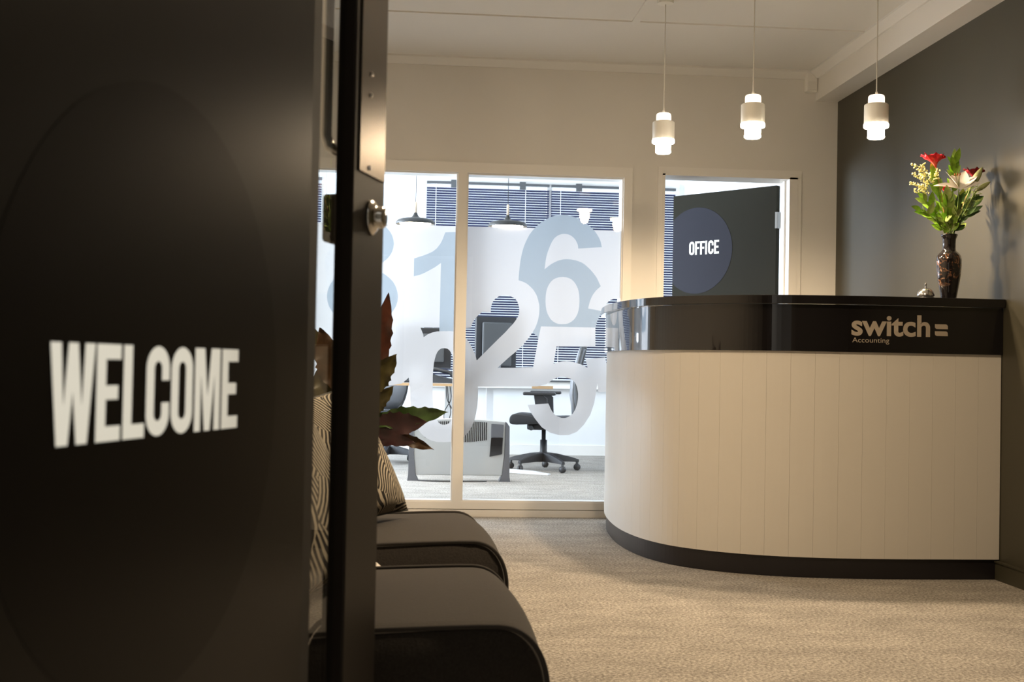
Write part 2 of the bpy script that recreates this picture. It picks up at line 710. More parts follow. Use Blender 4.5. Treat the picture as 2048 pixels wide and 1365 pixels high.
bm = B(1.50 - .45, 2.4, YO - .012, YO, 0, .09)
struct('baseboard_office', B(OXL, OXR, YO - .015, YO, 0, .10), 'trim_white', 'white baseboard along the far office wall', 'baseboard')
bm.free()
bm = B(-1.0, 1.31, YB - .016, YB + .01, 0, .040)
box(bm, 1.31, 1.462, YB - .016, YB, 0, .075)
box(bm, 2.335, XR, YB - .016, YB, 0, .075)
struct('baseboard_back', bm, 'trim_white', 'low white baseboard under the glazed partition', 'baseboard')
bm = B(XR - .015, XR, .86, YB - .02, 0, .075)
box(bm, XR - .020, XR, .86, YB - .02, .075, .082)
struct('baseboard_right', bm, 'green_wall', 'dark olive baseboard along the green wall', 'baseboard')
struct('baseboard_left', B(XL, XL + .015, .86, YB - .02, 0, .08), 'trim_white', 'white baseboard behind the seats', 'baseboard')

# ceiling beam, cove strip, battens
struct('trim_1', B(2.417, XR, .86, YB, 2.513, ZC), 'trim_white', 'white boxed beam where the ceiling meets the green wall', 'beam')
bm = bmesh.new()
prism(bm, [(0, 0), (0, -.045), (.012, -.045), (.05, -.010), (.05, 0)], 0, 1)
for v in bm.verts:
    x, y, z = v.co
    v.co = (XL + y * (2.417 - XL), YB - x, ZC + z)
bmesh.ops.recalc_face_normals(bm, faces=bm.faces)
struct('trim_2', bm, 'ceiling_white', 'narrow white cove strip between ceiling and back wall', 'trim')
bm = bmesh.new()
prism(bm, [(0, 0), (0, -.045), (-.012, -.045), (-.05, -.010), (-.05, 0)], .86, YB - .05)
for v in bm.verts:
    v.co.x += 2.417
    v.co.z += ZC
struct('trim_3', bm, 'ceiling_white', 'narrow white cove strip between ceiling and boxed beam', 'trim')
struct('trim_4', B(XL, 2.367, 6.245, 6.285, ZC - .007, ZC), 'ceiling_white', 'flat white ceiling batten running parallel to the back wall', 'trim')
struct('trim_5', B(1.125, 1.165, .86, 6.245, ZC - .008, ZC), 'ceiling_white', 'flat white ceiling batten running from the entrance towards the back wall', 'trim')
struct('trim_6', B(XL, 2.367, 3.75, 3.79, ZC - .007, ZC - .0005), 'ceiling_white', 'flat white ceiling batten across the middle of the room', 'trim')

# ---- glazed partition
W1 = thing('window_1', 'glazed office partition with white frame and frosted digits film', 'window', kind='structure')
Yg = 7.20
obj('head_rail', B(-.74, 1.283, YB - .012, YB2, 2.011, 2.045), 'trim_white', W1)
obj('sill_rail', B(-.74, 1.283, YB - .012, YB2, .044, .085), 'trim_white', W1)
obj('sill_bead', B(-.70, 1.258, YB - .004, Yg - .006, .085, .094), 'trim_white', W1)
obj('jamb', B(1.258, 1.283, YB - .012, YB2, .085, 2.011), 'trim_white', W1)
obj('jamb', B(-.74, -.70, YB - .012, YB2, .085, 2.011), 'trim_white', W1)
obj('mullion', B(.275, .330, YB - .012, YB2, .085, 2.011), 'trim_white', W1)
for x0, x1 in ((-.70, .275), (.33, 1.258)):
    bm = B(x0, x0 + .008, YB + .005, Yg - .006, .094, 2.003)
    box(bm, x1 - .008, x1, YB + .005, Yg - .006, .094, 2.003)
    box(bm, x0, x1, YB + .005, Yg - .006, 2.003, 2.011)
    obj('glazing_bead', bm, 'trim_white', W1)
obj('architrave', B(1.283, 1.309, YB - .009, YB, .040, 2.045), 'trim_white', W1)
bm = B(-.74, 1.309, YB - .009, YB, 2.045, 2.072)
obj('architrave', bm, 'trim_white', W1)
for x0, x1 in ((-.70, .275), (.33, 1.258)):
    bm = bmesh.new()
    v = [bm.verts.new(p) for p in ((x0, Yg, .085), (x1, Yg, .085), (x1, Yg, 2.011), (x0, Yg, 2.011))]
    bm.faces.new(v)
    obj('glass_pane', bm, 'pane_glass', W1)

FILM = {
    'six': [(0.998,1.588),(1.14,1.6),(1.136,1.613),(1.133,1.627),(1.129,1.64),(1.123,1.653),(1.115,1.666),(1.106,1.68),(1.096,1.693),(1.084,1.705),(1.071,1.718),(1.056,1.73),(1.04,1.742),(1.024,1.752),(1.008,1.76),(0.991,1.768),(0.975,1.774),(0.959,1.779),(0.945,1.782),(0.932,1.785),(0.919,1.786),(0.905,1.786),(0.89,1.785),(0.874,1.783),(0.857,1.78),(0.841,1.775),(0.825,1.768),(0.809,1.76),(0.793,1.75),(0.778,1.739),(0.763,1.728),(0.75,1.716),(0.737,1.703),(0.725,1.69),(0.715,1.676),(0.705,1.662),(0.697,1.646),(0.689,1.63),(0.682,1.613),(0.675,1.595),(0.669,1.576),(0.664,1.555),(0.659,1.532),(0.655,1.507),(0.652,1.482),(0.65,1.459),(0.648,1.44),(0.647,1.423),(0.646,1.407),(0.646,1.39),(0.656,1.387),(0.667,1.384),(0.678,1.38),(0.688,1.375),(0.7,1.368),(0.711,1.359),(0.722,1.349),(0.732,1.339),(0.74,1.328),(0.747,1.317),(0.754,1.305),(0.759,1.292),(0.764,1.277),(0.768,1.261),(0.772,1.245),(0.773,1.228),(0.773,1.212),(0.772,1.195),(0.77,1.179),(0.767,1.164),(0.764,1.151),(0.76,1.138),(0.756,1.127),(0.752,1.116),(0.748,1.107),(0.743,1.099),(0.739,1.092),(0.734,1.084),(0.771,1.054),(0.784,1.12),(1.109,1.121),(1.121,1.162),(1.147,1.219),(1.064,1.233),(1.066,1.246),(1.069,1.258),(1.072,1.271),(1.076,1.283),(1.081,1.296),(1.087,1.309),(1.094,1.321),(1.102,1.332),(1.11,1.342),(1.118,1.35),(1.128,1.359),(1.137,1.367),(1.13,1.38),(1.124,1.393),(1.118,1.405),(1.111,1.418),(1.102,1.43),(1.093,1.442),(1.083,1.453),(1.072,1.465),(1.06,1.476),(1.047,1.487),(1.033,1.498),(1.018,1.506),(1.002,1.512),(0.985,1.517),(0.969,1.52),(0.953,1.522),(0.939,1.523),(0.926,1.523),(0.913,1.522),(0.9,1.519),(0.886,1.515),(0.873,1.51),(0.859,1.503),(0.846,1.496),(0.834,1.488),(0.822,1.479),(0.811,1.469),(0.799,1.46),(0.801,1.478),(0.803,1.497),(0.805,1.515),(0.808,1.532),(0.812,1.549),(0.817,1.566),(0.823,1.582),(0.828,1.597),(0.834,1.611),(0.84,1.624),(0.847,1.635),(0.854,1.646),(0.864,1.654),(0.874,1.662),(0.886,1.667),(0.897,1.671),(0.908,1.673),(0.919,1.673),(0.93,1.672),(0.94,1.669),(0.949,1.666),(0.957,1.661),(0.965,1.655),(0.972,1.649),(0.978,1.642),(0.984,1.634),(0.988,1.625),(0.992,1.617),(0.995,1.61),(0.996,1.602),(0.997,1.595)],
    'six_hole': [(1.011,1.279),(1.01,1.248),(1.007,1.223),(1.001,1.201),(0.992,1.182),(0.981,1.166),(0.967,1.154),(0.952,1.144),(0.934,1.138),(0.912,1.136),(0.89,1.137),(0.872,1.142),(0.856,1.151),(0.842,1.163),(0.831,1.179),(0.821,1.197),(0.814,1.219),(0.81,1.243),(0.808,1.274),(0.809,1.304),(0.812,1.329),(0.818,1.351),(0.827,1.37),(0.838,1.386),(0.851,1.399),(0.867,1.408),(0.885,1.414),(0.907,1.417),(0.929,1.415),(0.947,1.41),(0.963,1.402),(0.977,1.389),(0.988,1.374),(0.998,1.355),(1.005,1.334),(1.009,1.309)],
    'one': [(0.29,1.667),(0.208,1.662),(0.202,1.648),(0.197,1.633),(0.192,1.619),(0.186,1.606),(0.179,1.593),(0.171,1.582),(0.164,1.572),(0.155,1.562),(0.146,1.555),(0.138,1.548),(0.127,1.542),(0.113,1.535),(0.095,1.527),(0.073,1.519),(0.05,1.511),(0.028,1.503),(0.028,1.398),(0.039,1.401),(0.05,1.404),(0.061,1.407),(0.074,1.412),(0.089,1.419),(0.105,1.428),(0.121,1.437),(0.136,1.446),(0.15,1.454),(0.162,1.463),(0.174,1.472),(0.186,1.481),(0.184,1.067),(0.197,1.071),(0.211,1.075),(0.224,1.079),(0.238,1.081),(0.254,1.081),(0.27,1.079),(0.286,1.076),(0.302,1.074)],
    'eight_top': [(-0.092,1.587),(-0.095,1.562),(-0.102,1.538),(-0.114,1.516),(-0.131,1.495),(-0.152,1.477),(-0.176,1.462),(-0.203,1.451),(-0.232,1.444),(-0.262,1.441),(-0.292,1.442),(-0.321,1.448),(-0.348,1.457),(-0.373,1.471),(-0.394,1.488),(-0.412,1.508),(-0.425,1.53),(-0.433,1.553),(-0.436,1.578),(-0.434,1.602),(-0.427,1.626),(-0.415,1.649),(-0.398,1.67),(-0.378,1.688),(-0.353,1.703),(-0.326,1.714),(-0.298,1.721),(-0.268,1.724),(-0.238,1.723),(-0.209,1.718),(-0.181,1.708),(-0.156,1.694),(-0.135,1.678),(-0.117,1.658),(-0.104,1.636),(-0.096,1.612)],
    'eight_low': [(-0.062,1.277),(-0.064,1.248),(-0.073,1.219),(-0.088,1.193),(-0.108,1.168),(-0.133,1.147),(-0.162,1.129),(-0.195,1.116),(-0.229,1.108),(-0.265,1.105),(-0.301,1.106),(-0.336,1.113),(-0.368,1.125),(-0.398,1.141),(-0.424,1.161),(-0.445,1.184),(-0.461,1.21),(-0.47,1.238),(-0.474,1.267),(-0.472,1.297),(-0.463,1.325),(-0.449,1.352),(-0.429,1.376),(-0.404,1.398),(-0.375,1.415),(-0.342,1.428),(-0.308,1.437),(-0.272,1.44),(-0.236,1.439),(-0.201,1.432),(-0.168,1.42),(-0.139,1.404),(-0.113,1.384),(-0.091,1.361),(-0.076,1.335),(-0.066,1.306)],
    'clear_a': [(0.072,1.099),(0.184,1.1),(0.185,1.072),(0.177,1.071),(0.17,1.07),(0.162,1.068),(0.155,1.066),(0.147,1.064),(0.139,1.061),(0.131,1.057),(0.123,1.053),(0.116,1.049),(0.109,1.044),(0.102,1.039),(0.095,1.033),(0.093,1.041),(0.092,1.049),(0.09,1.057),(0.087,1.065),(0.084,1.073),(0.08,1.082),(0.076,1.091)],
    'clear_zero': [(0.286,0.756),(0.287,0.697),(0.285,0.657),(0.282,0.624),(0.277,0.595),(0.27,0.572),(0.262,0.554),(0.253,0.541),(0.241,0.533),(0.223,0.53),(0.206,0.532),(0.194,0.54),(0.183,0.553),(0.175,0.571),(0.167,0.594),(0.161,0.622),(0.157,0.655),(0.153,0.695),(0.152,0.754),(0.151,0.812),(0.153,0.852),(0.156,0.886),(0.161,0.914),(0.167,0.937),(0.175,0.956),(0.185,0.969),(0.197,0.977),(0.214,0.98),(0.232,0.978),(0.244,0.97),(0.254,0.957),(0.263,0.939),(0.27,0.916),(0.276,0.888),(0.281,0.855),(0.284,0.815)],
    'clear_b': [(0.333,1.1),(0.37,1.104),(0.372,1.111),(0.374,1.119),(0.376,1.126),(0.38,1.135),(0.385,1.144),(0.391,1.154),(0.398,1.163),(0.406,1.172),(0.413,1.18),(0.421,1.186),(0.429,1.193),(0.437,1.199),(0.485,1.198),(0.485,1.207),(0.485,1.215),(0.486,1.224),(0.487,1.232),(0.489,1.241),(0.491,1.249),(0.495,1.257),(0.499,1.264),(0.505,1.272),(0.513,1.28),(0.522,1.286),(0.53,1.292),(0.539,1.295),(0.549,1.297),(0.558,1.298),(0.568,1.298),(0.577,1.298),(0.587,1.297),(0.596,1.295),(0.605,1.292),(0.613,1.289),(0.621,1.285),(0.628,1.28),(0.634,1.273),(0.64,1.264),(0.645,1.254),(0.649,1.242),(0.652,1.231),(0.653,1.219),(0.653,1.207),(0.652,1.195),(0.649,1.183),(0.645,1.172),(0.639,1.162),(0.632,1.151),(0.624,1.14),(0.615,1.128),(0.604,1.116),(0.593,1.104),(0.582,1.091),(0.573,1.081),(0.564,1.072),(0.553,1.061),(0.535,1.043),(0.509,1.016),(0.476,0.982),(0.441,0.946),(0.408,0.911),(0.405,0.919),(0.403,0.927),(0.401,0.936),(0.397,0.945),(0.394,0.954),(0.39,0.964),(0.384,0.975),(0.378,0.987),(0.368,0.999),(0.357,1.013),(0.346,1.027),(0.334,1.041)],
    'clear_c': [(0.734,1.084),(0.771,1.054),(0.741,0.874),(0.531,0.87),(0.546,0.885),(0.561,0.899),(0.576,0.913),(0.591,0.927),(0.606,0.941),(0.622,0.954),(0.638,0.968),(0.653,0.982),(0.668,0.997),(0.682,1.012),(0.694,1.027),(0.705,1.041),(0.714,1.053),(0.721,1.064),(0.728,1.074)],
    'clear_d': [(0.879,1.004),(1.111,1.007),(1.109,1.121),(1.121,1.162),(1.147,1.219),(1.509,1.203),(1.515,0.86),(1.234,0.863),(1.225,0.865),(1.217,0.865),(1.209,0.867),(1.201,0.87),(1.195,0.876),(1.19,0.884),(1.185,0.893),(1.181,0.902),(1.178,0.912),(1.176,0.922),(1.173,0.933),(1.171,0.944),(1.053,0.933),(1.067,0.88),(1.058,0.885),(1.049,0.89),(1.04,0.894),(1.029,0.899),(1.014,0.904),(0.997,0.908),(0.98,0.913),(0.964,0.916),(0.951,0.917),(0.939,0.918),(0.928,0.917),(0.916,0.916),(0.903,0.913),(0.89,0.909),(0.876,0.905),(0.863,0.901)],
    'clear_e': [(1.173,1.262),(1.177,1.267),(1.18,1.272),(1.184,1.276),(1.189,1.281),(1.194,1.285),(1.201,1.288),(1.208,1.291),(1.215,1.294),(1.223,1.296),(1.232,1.298),(1.24,1.299),(1.248,1.3),(1.255,1.301),(1.262,1.3),(1.268,1.3),(1.275,1.3),(1.275,1.265)],
    'white_band': [(-0.621,1.698),(-0.1,1.699),(0.273,1.701),(0.337,1.7),(0.714,1.703),(1.111,1.701),(1.392,1.701),(1.409,0.739),(1.134,0.738),(1.127,0.791),(1.12,0.736),(1.11,0.672),(1.088,0.602),(1.051,0.543),(1.009,0.5),(0.961,0.48),(0.908,0.478),(0.849,0.493),(0.8,0.524),(0.757,0.576),(0.729,0.618),(0.713,0.655),(0.838,0.665),(0.831,0.699),(0.819,0.778),(0.769,0.765),(0.421,0.757),(0.403,0.757),(0.014,0.75),(0.015,0.806),(-0.028,0.768),(-0.085,0.757),(-0.148,0.752),(-0.599,0.758)],
    'white_zero': [(0.419,0.757),(0.419,0.689),(0.416,0.642),(0.41,0.601),(0.402,0.565),(0.391,0.534),(0.377,0.506),(0.361,0.483),(0.342,0.464),(0.321,0.448),(0.296,0.437),(0.267,0.431),(0.225,0.428),(0.184,0.429),(0.155,0.435),(0.13,0.446),(0.108,0.46),(0.088,0.479),(0.071,0.502),(0.056,0.529),(0.044,0.56),(0.034,0.595),(0.027,0.635),(0.022,0.682),(0.019,0.75),(0.019,0.818),(0.022,0.865),(0.028,0.906),(0.036,0.942),(0.047,0.973),(0.061,1.001),(0.077,1.024),(0.096,1.044),(0.117,1.059),(0.142,1.07),(0.17,1.077),(0.212,1.08),(0.254,1.079),(0.283,1.073),(0.308,1.063),(0.33,1.048),(0.35,1.03),(0.367,1.007),(0.382,0.98),(0.394,0.949),(0.404,0.913),(0.412,0.873),(0.416,0.826)],
    'clear_f': [(0.819,0.778),(0.825,0.782),(0.83,0.786),(0.836,0.79),(0.843,0.795),(0.852,0.8),(0.861,0.806),(0.871,0.812),(0.88,0.816),(0.889,0.82),(0.898,0.822),(0.908,0.823),(0.918,0.823),(0.929,0.823),(0.942,0.82),(0.955,0.817),(0.966,0.813),(0.976,0.807),(0.985,0.8),(0.992,0.792),(0.999,0.781),(1.004,0.769),(1.008,0.754),(1.011,0.739),(1.013,0.723),(1.013,0.707),(1.012,0.691),(1.01,0.675),(1.006,0.659),(1.002,0.645),(0.997,0.631),(0.99,0.619),(0.983,0.608),(0.973,0.599),(0.962,0.591),(0.95,0.585),(0.938,0.581),(0.927,0.58),(0.916,0.581),(0.905,0.585),(0.895,0.589),(0.886,0.593),(0.878,0.599),(0.87,0.606),(0.863,0.615),(0.856,0.625),(0.849,0.638),(0.843,0.652),(0.836,0.665)],
}
for k_, s_ in (('top', .42), ('low', .44)):
    p_ = FILM['eight_' + k_]
    mx_, mz_ = sum(q[0] for q in p_) / len(p_), sum(q[1] for q in p_) / len(p_)
    FILM['eight_hole_' + k_] = [(mx_ + (q[0] - mx_) * s_, mz_ + (q[1] - mz_) * s_) for q in p_]
CLEAR = [k for k in FILM if k.startswith('clear')]
BLUE = {'six': 'frosted_digit_six', 'one': 'frosted_digit_one', 'eight_top': 'frosted_digit_eight', 'eight_low': 'frosted_digit_eight'}


def film_key(c):
    if not (-.70 < c[0] < .275 or .33 < c[0] < 1.258) or not (.085 < c[1] < 2.011):
        return None
    if inside(c, FILM['white_zero']) and not inside(c, FILM['clear_zero']):
        return 'white'
    if any(inside(c, FILM[k]) for k in CLEAR):
        return None
    if inside(c, FILM['six_hole']):
        return 'white'
    for k in ('eight_hole_top', 'eight_hole_low'):
        if inside(c, FILM[k]):
            return 'white'
    for k in BLUE:
        if inside(c, FILM[k]) and (k != 'eight_low' or not inside(c, FILM['eight_top'])):
            return BLUE[k]
    return 'white' if inside(c, FILM['white_band']) else None


clips = [[(-.70, .085), (.275, .085), (.275, 2.011), (-.70, 2.011)], [(.33, .085), (1.258, .085), (1.258, 2.011), (.33, 2.011)]]
for k, tr in cut_shapes(list(FILM.values()) + clips, film_key).items():
    bm = tris_mesh(tr, lambda q: (q[0], Yg + .003, q[1]))
    if k == 'white':
        obj('frosted_film', bm, 'film_white', W1)['label'] = 'white frosted film with cut-out digits'
    else:
        obj(k, bm, 'film_blue', W1)['label'] = 'pale blue grey frosted digit'

# ---- office doorway and green leaf
D2 = thing('door_2', 'open dark green office door with navy circle reading OFFICE', 'door', kind='structure')
obj('jamb', B(1.49, 1.505, YB - .012, YB2 + .012, 0, 2.045), 'trim_white', D2)
obj('jamb', B(2.262, 2.31, YB - .012, YB2 + .012, 0, 2.045), 'trim_white', D2)
obj('door_stop', B(2.252, 2.262, YB + .06, YB + .1, 0, 2.035), 'trim_white', D2)
obj('head_jamb', B(1.49, 2.31, YB - .012, YB2 + .012, 2.035, 2.06), 'trim_white', D2)
obj('architrave', B(1.462, 1.49, YB - .009, YB, 0, 2.085), 'trim_white', D2)
obj('architrave', B(2.31, 2.335, YB - .009, YB, 0, 2.085), 'trim_white', D2)
obj('architrave', B(1.49, 2.31, YB - .009, YB, 2.06, 2.085), 'trim_white', D2)
LF = bpy.data.objects.new('leaf', bpy.data.meshes.new('leaf'))
bm = B(0, .79, -.038, 0, .012, 2.025)
bm.to_mesh(LF.data)
bm.free()
LF.data.materials.append(MATS['green_door'])
COL.objects.link(LF)
LF.parent = D2
LF.location = (2.24, 7.345, 0)
LF.rotation_euler = (0, 0, math.atan2(.61, -.515))
bm = bmesh.new()
prism(bm, [(max(0, min(.789, .60 + .28 * math.cos(a))), 1.655 + .28 * math.sin(a)) for a in [2 * PI * k / 72 for k in range(72)]], 0.0002, .0012)
o = obj('sign_circle', bm, 'navy', LF)
o['label'] = 'round navy sign'
tr, xe = word_tris('OFFICE', .088, 0, 0, 1.0)
sc = .24 / xe
bm = tris_mesh(tr, lambda q: (.656 - q[0] * sc, .0018, 1.627 + q[1]))
obj('sign_lettering', bm, 'letter_white', LF)['label'] = 'white capitals reading OFFICE'
for z in (.25, 1.76):
    obj('hinge', B(-.012, .004, -.030, .006, z, z + .1), 'steel', LF)
bm = T([(.73, .0, .98), (.73, .05, .98), (.63, .055, .98)], .009)
obj('door_handle', bm, 'steel', LF)

# ---- office windows, frames and blinds
def office_window(name, x0, x1, splits, label):
    wn = thing(name, label, 'window', kind='structure')
    obj('frame', B(x0, x1, YO - .02, YO + .1, WZ0, WZ0 + .05), 'trim_white', wn)
    obj('frame', B(x0, x1, YO - .01, YO + .1, WZ1 - .05, WZ1), 'trim_white', wn)
    obj('frame', B(x0, x0 + .04, YO - .01, YO + .1, WZ0 + .05, WZ1 - .05), 'trim_white', wn)
    obj('frame', B(x1 - .04, x1, YO - .01, YO + .1, WZ0 + .05, WZ1 - .05), 'trim_white', wn)
    for s in splits:
        obj('mullion', B(s - .025, s + .025, YO + .02, YO + .1, WZ0 + .05, WZ1 - .05), 'trim_white', wn)
    obj('sill', B(x0 - .04, x1 + .02, YO - .09, YO - .02, WZ0 - .03, WZ0), 'trim_white', wn)
    e = [x0 + .04] + list(splits) + [x1 - .04]
    for a, b in zip(e, e[1:]):
        bm = bmesh.new()
        bm.faces.new([bm.verts.new(p) for p in ((a, YO + .08, WZ0 + .05), (b, YO + .08, WZ0 + .05), (b, YO + .08, WZ1 - .05), (a, YO + .08, WZ1 - .05))])
        obj('glass_pane', bm, 'pane_glass', wn)
    return wn


office_window('window_2', .11, 2.73, (1.40,), 'wide office window behind two dark venetian blinds')
office_window('window_3', -2.35, -.84, (), 'left office window behind one dark venetian blind')

slat_mesh = {}


def slat(width):
    if width in slat_mesh:
        return slat_mesh[width]
    bm = bmesh.new()
    n = 4
    top, bot = [], []
    for i in range(n + 1):
        t = -1 + 2 * i / n
        y, z = t * .0125, .0022 * (1 - t * t)
        c, s = math.cos(R(-41)), math.sin(R(-41))
        y2, z2 = y * c - z * s, y * s + z * c
        top.append([bm.verts.new((x, y2, z2)) for x in (-width / 2, width / 2)])
    for a, b in zip(top, top[1:]):
        bm.faces.new((a[0], a[1], b[1], b[0]))
    me = bpy.data.meshes.new('slat')
    bm.to_mesh(me)
    bm.free()
    me.materials.append(MATS['slat_blue'])
    slat_mesh[width] = me
    return me


def blind(x0, x1, label):
    cx, wd = (x0 + x1) / 2, x1 - x0
    b = thing('venetian_blind', label, 'blind', (cx, YO - .045, 0), group=None)
    obj('head_rail', B(-wd / 2, wd / 2, -.016, .016, 2.695, 2.722), 'dark_grey', b)
    for sx in (-wd * .28, wd * .28):
        obj('bracket', B(sx - .03, sx + .03, -.02, .02, 2.66, 2.738), 'dark_grey', b)
    obj('bottom_rail', B(-wd / 2, wd / 2, -.013, .013, .735, .752), 'dark_grey', b)
    for sx in (-wd * .425, wd * .305):
        obj('ladder_cord_light', T([(sx, -.012, .75), (sx, -.012, 2.695)], .0028, 5), 'desk_white', b)  # cords thickened and whitened to stand for daylight through the cord holes
    me = slat(wd)
    z = .772
    while z < 2.665:
        s = bpy.data.objects.new('slat', me)
        COL.objects.link(s)
        s.parent = b
        s.location = (0, 0, z)
        z += .0244
    return b


blind(.16, 1.39, 'dark blue grey venetian blind on the left half of the wide office window')
blind(1.41, 2.68, 'dark blue grey venetian blind on the right half of the wide office window')
blind(-2.30, -.88, 'dark venetian blind on the left office window, seen past the entrance door')

# ------------------------------------------------------------------ entrance door (open inwards)
D1 = thing('door_1', 'open black entrance door with WELCOME lettering, glass strip and lock', 'door', (-.2999, .8863, 0), math.atan2(.9625, .2711), kind='structure')
HT = 2.05
obj('panel', B(0, .655, 0, .024, .01, HT), 'door_black', D1)
obj('glazing_bead', B(.655, .686, .001, .023, .01, HT), 'bead_black', D1)
obj('rail', B(.686, .818, 0, .024, .01, .14), 'door_black', D1)
obj('rail', B(.686, .818, 0, .024, HT - .09, HT), 'door_black', D1)
bm = bmesh.new()
bm.faces.new([bm.verts.new(p) for p in ((.686, .016, .14), (.818, .016, .14), (.818, .016, HT - .09), (.686, .016, HT - .09))])
obj('glass_strip', bm, 'door_glass', D1)['label'] = 'narrow clear glass strip'
bevel_mod(obj('lock_stile', B(.818, .965, 0, .026, .01, HT), 'stile_metal', D1), .003)
bm = bmesh.new()
prism(bm, [(max(.0, .275 + .28 * math.cos(a)), .847 + .28 * math.sin(a)) for a in [2 * PI * k / 72 for k in range(72)]], -.0004, -.0001)
obj('sign_circle', bm, 'door_circle', D1)['label'] = 'round black sign'
tr, xe = word_tris('WELCOME', .082, 0, 0)
sc = .361 / xe
bm = tris_mesh(tr, lambda q: (.090 + q[0] * sc, -.0010, .806 + q[1]))
obj('sign_lettering', bm, 'letter_white', D1)['label'] = 'white capitals reading WELCOME'
PP = obj('push_plate', B(.838, .955, -.0025, 0, 1.143, 1.62), 'plate_metal', D1)
for u, z in ((.881, 1.285), (.881, 1.255), (.880, 1.152), (.881, 1.60)):
    obj('screw', lathe([(0, 0), (.004, 0), (.003, .002), (0, .0025)], 10), 'chrome', PP)
    s = PP.children[-1] if PP.children else None
for i, s in enumerate(PP.children):
    u, z = ((.881, 1.285), (.881, 1.255), (.880, 1.152), (.881, 1.60))[i]
    s.rotation_euler = (R(90), 0, 0)
    s.location = (u, -.0025, z)
cyl = obj('lock_cylinder', lathe([(0, 0), (.026, 0), (.025, .003), (.018, .008), (.0155, .009), (.0155, .018), (.013, .0205), (0, .0205)], 32), 'chrome', D1, True)
cyl.rotation_euler = (R(90), 0, 0)
cyl.location = (.903, 0, 1.085)
obj('keyway', B(-.0012, .0012, -.005, .005, .0205, .0212), 'bead_black', cyl)
bevel_mod(obj('lock_case', B(.872, .952, .0262, .064, 1.047, 1.116), 'lock_grey', D1), .006, 3)
pts = [(.885, .026, 1.178), (.885, .045, 1.178), (.885, .058, 1.184), (.885, .064, 1.20), (.885, .064, 1.62), (.885, .058, 1.636), (.885, .045, 1.642), (.885, .026, 1.642)]
obj('pull_handle', T([p for p in pts], .0085, 12), 'chrome', D1, True)
D1f = thing('door_3', 'white frame around the entrance doorway', 'door', kind='structure')
obj('jamb', B(-.345, -.315, .73, .87, 0, 2.06), 'trim_white', D1f)
obj('jamb', B(.67, .70, .73, .87, 0, 2.06), 'trim_white', D1f)
obj('head_jamb', B(-.345, .70, .73, .87, 2.06, 2.09), 'trim_white', D1f)


# ------------------------------------------------------------------ reception counter
BODY = catmull([(1.13, 6.90), (1.085, 6.6), (1.062, 6.3), (1.058, 6.05), (1.075, 5.83), (1.115, 5.63), (1.19, 5.45), (1.30, 5.318), (1.44, 5.215), (1.60, 5.145), (1.77, 5.105), (1.95, 5.086), (2.14, 5.08), (2.35, 5.082), (2.552, 5.085)], 10)
BODY = [Vector((p.x, p.y)) if len(p) == 2 else Vector((p[0], p[1])) for p in BODY]
ARC = [0]
for a, b in zip(BODY, BODY[1:]):
    ARC.append(ARC[-1] + (b - a).length)


def at_arc(s, off):
    s = max(0, min(ARC[-1], s))
    i = 0
    while i < len(ARC) - 2 and ARC[i + 1] < s:
        i += 1
    t = (s - ARC[i]) / (ARC[i + 1] - ARC[i])
    p = BODY[i].lerp(BODY[i + 1], t)
    d0 = (BODY[min(i + 1, len(BODY) - 1)] - BODY[max(i - 1, 0)]).normalized()
    d1 = (BODY[min(i + 2, len(BODY) - 1)] - BODY[i]).normalized()
    d = d0.lerp(d1, t).normalized()
    n = Vector((d.y, -d.x))          # right of travel = inwards/outwards
    n = Vector((-d.y, d.x)) * -1     # outward (towards the waiting area)
    q = p + n * off
    if s >= ARC[-1] - 1e-6:
        q.x = XR - .003
    return q


def strip(s0, s1, off_o, off_i, z0, z1, step=.03, bm=None):
    bm = bm or bmesh.new()
    n = max(2, int((s1 - s0) / step) + 1)
    cols = []
    for i in range(n + 1):
        s = s0 + (s1 - s0) * i / n
        o, q = at_arc(s, off_o), at_arc(s, off_i)
        cols.append([bm.verts.new((o.x, o.y, z0)), bm.verts.new((o.x, o.y, z1)), bm.verts.new((q.x, q.y, z1)), bm.verts.new((q.x, q.y, z0))])
    for a, b in zip(cols, cols[1:]):
        for k in range(4):
            bm.faces.new((a[k], a[(k + 1) % 4], b[(k + 1) % 4], b[k]))
    bm.faces.new(cols[0])
    bm.faces.new(list(reversed(cols[-1])))
    bmesh.ops.recalc_face_normals(bm, faces=bm.faces)
    return bm


CT = thing('reception_counter', 'curved reception counter with white boards, glossy black band and black kickboard', 'counter', (0, 0, 0))
TOT = ARC[-1]
NB = int(round(TOT / .1005))
for i in range(NB):
    a, b = TOT * i / NB, TOT * (i + 1) / NB
    o = obj('board', strip(a + .0003, b - .0003, 0, -.018, .088, 1.0, .034), 'board_white', CT)
obj('backing', strip(0, TOT, -.0188, -.03, .03, 1.16), 'board_white', CT)
o = obj('kickboard', strip(.0, TOT, -.012, -.0185, 0.001, .0875), 'kick_black', CT)
o = obj('kickboard_face', strip(.0, TOT, .004, -.0119, 0.001, .0875), 'kick_black', CT)
bpy.data.objects.remove(o)
FA = obj('fascia', strip(0, TOT, .012, .0005, .968, 1.1695, .02), 'gloss_black', CT)
WT = obj('worktop', strip(0, TOT, .036, -.30, 1.170, 1.207, .02), 'gloss_black', CT)
bevel_mod(WT, .002, 2)
obj('desk_top', strip(.3, TOT, -.0305, -.62, .70, .73, .06), 'desk_white', CT)

xs = [v.x for v in (at_arc(s, .012) for s in [TOT * k / 300 for k in range(301)])]
ys = [v.y for v in (at_arc(s, .012) for s in [TOT * k / 300 for k in range(301)])]


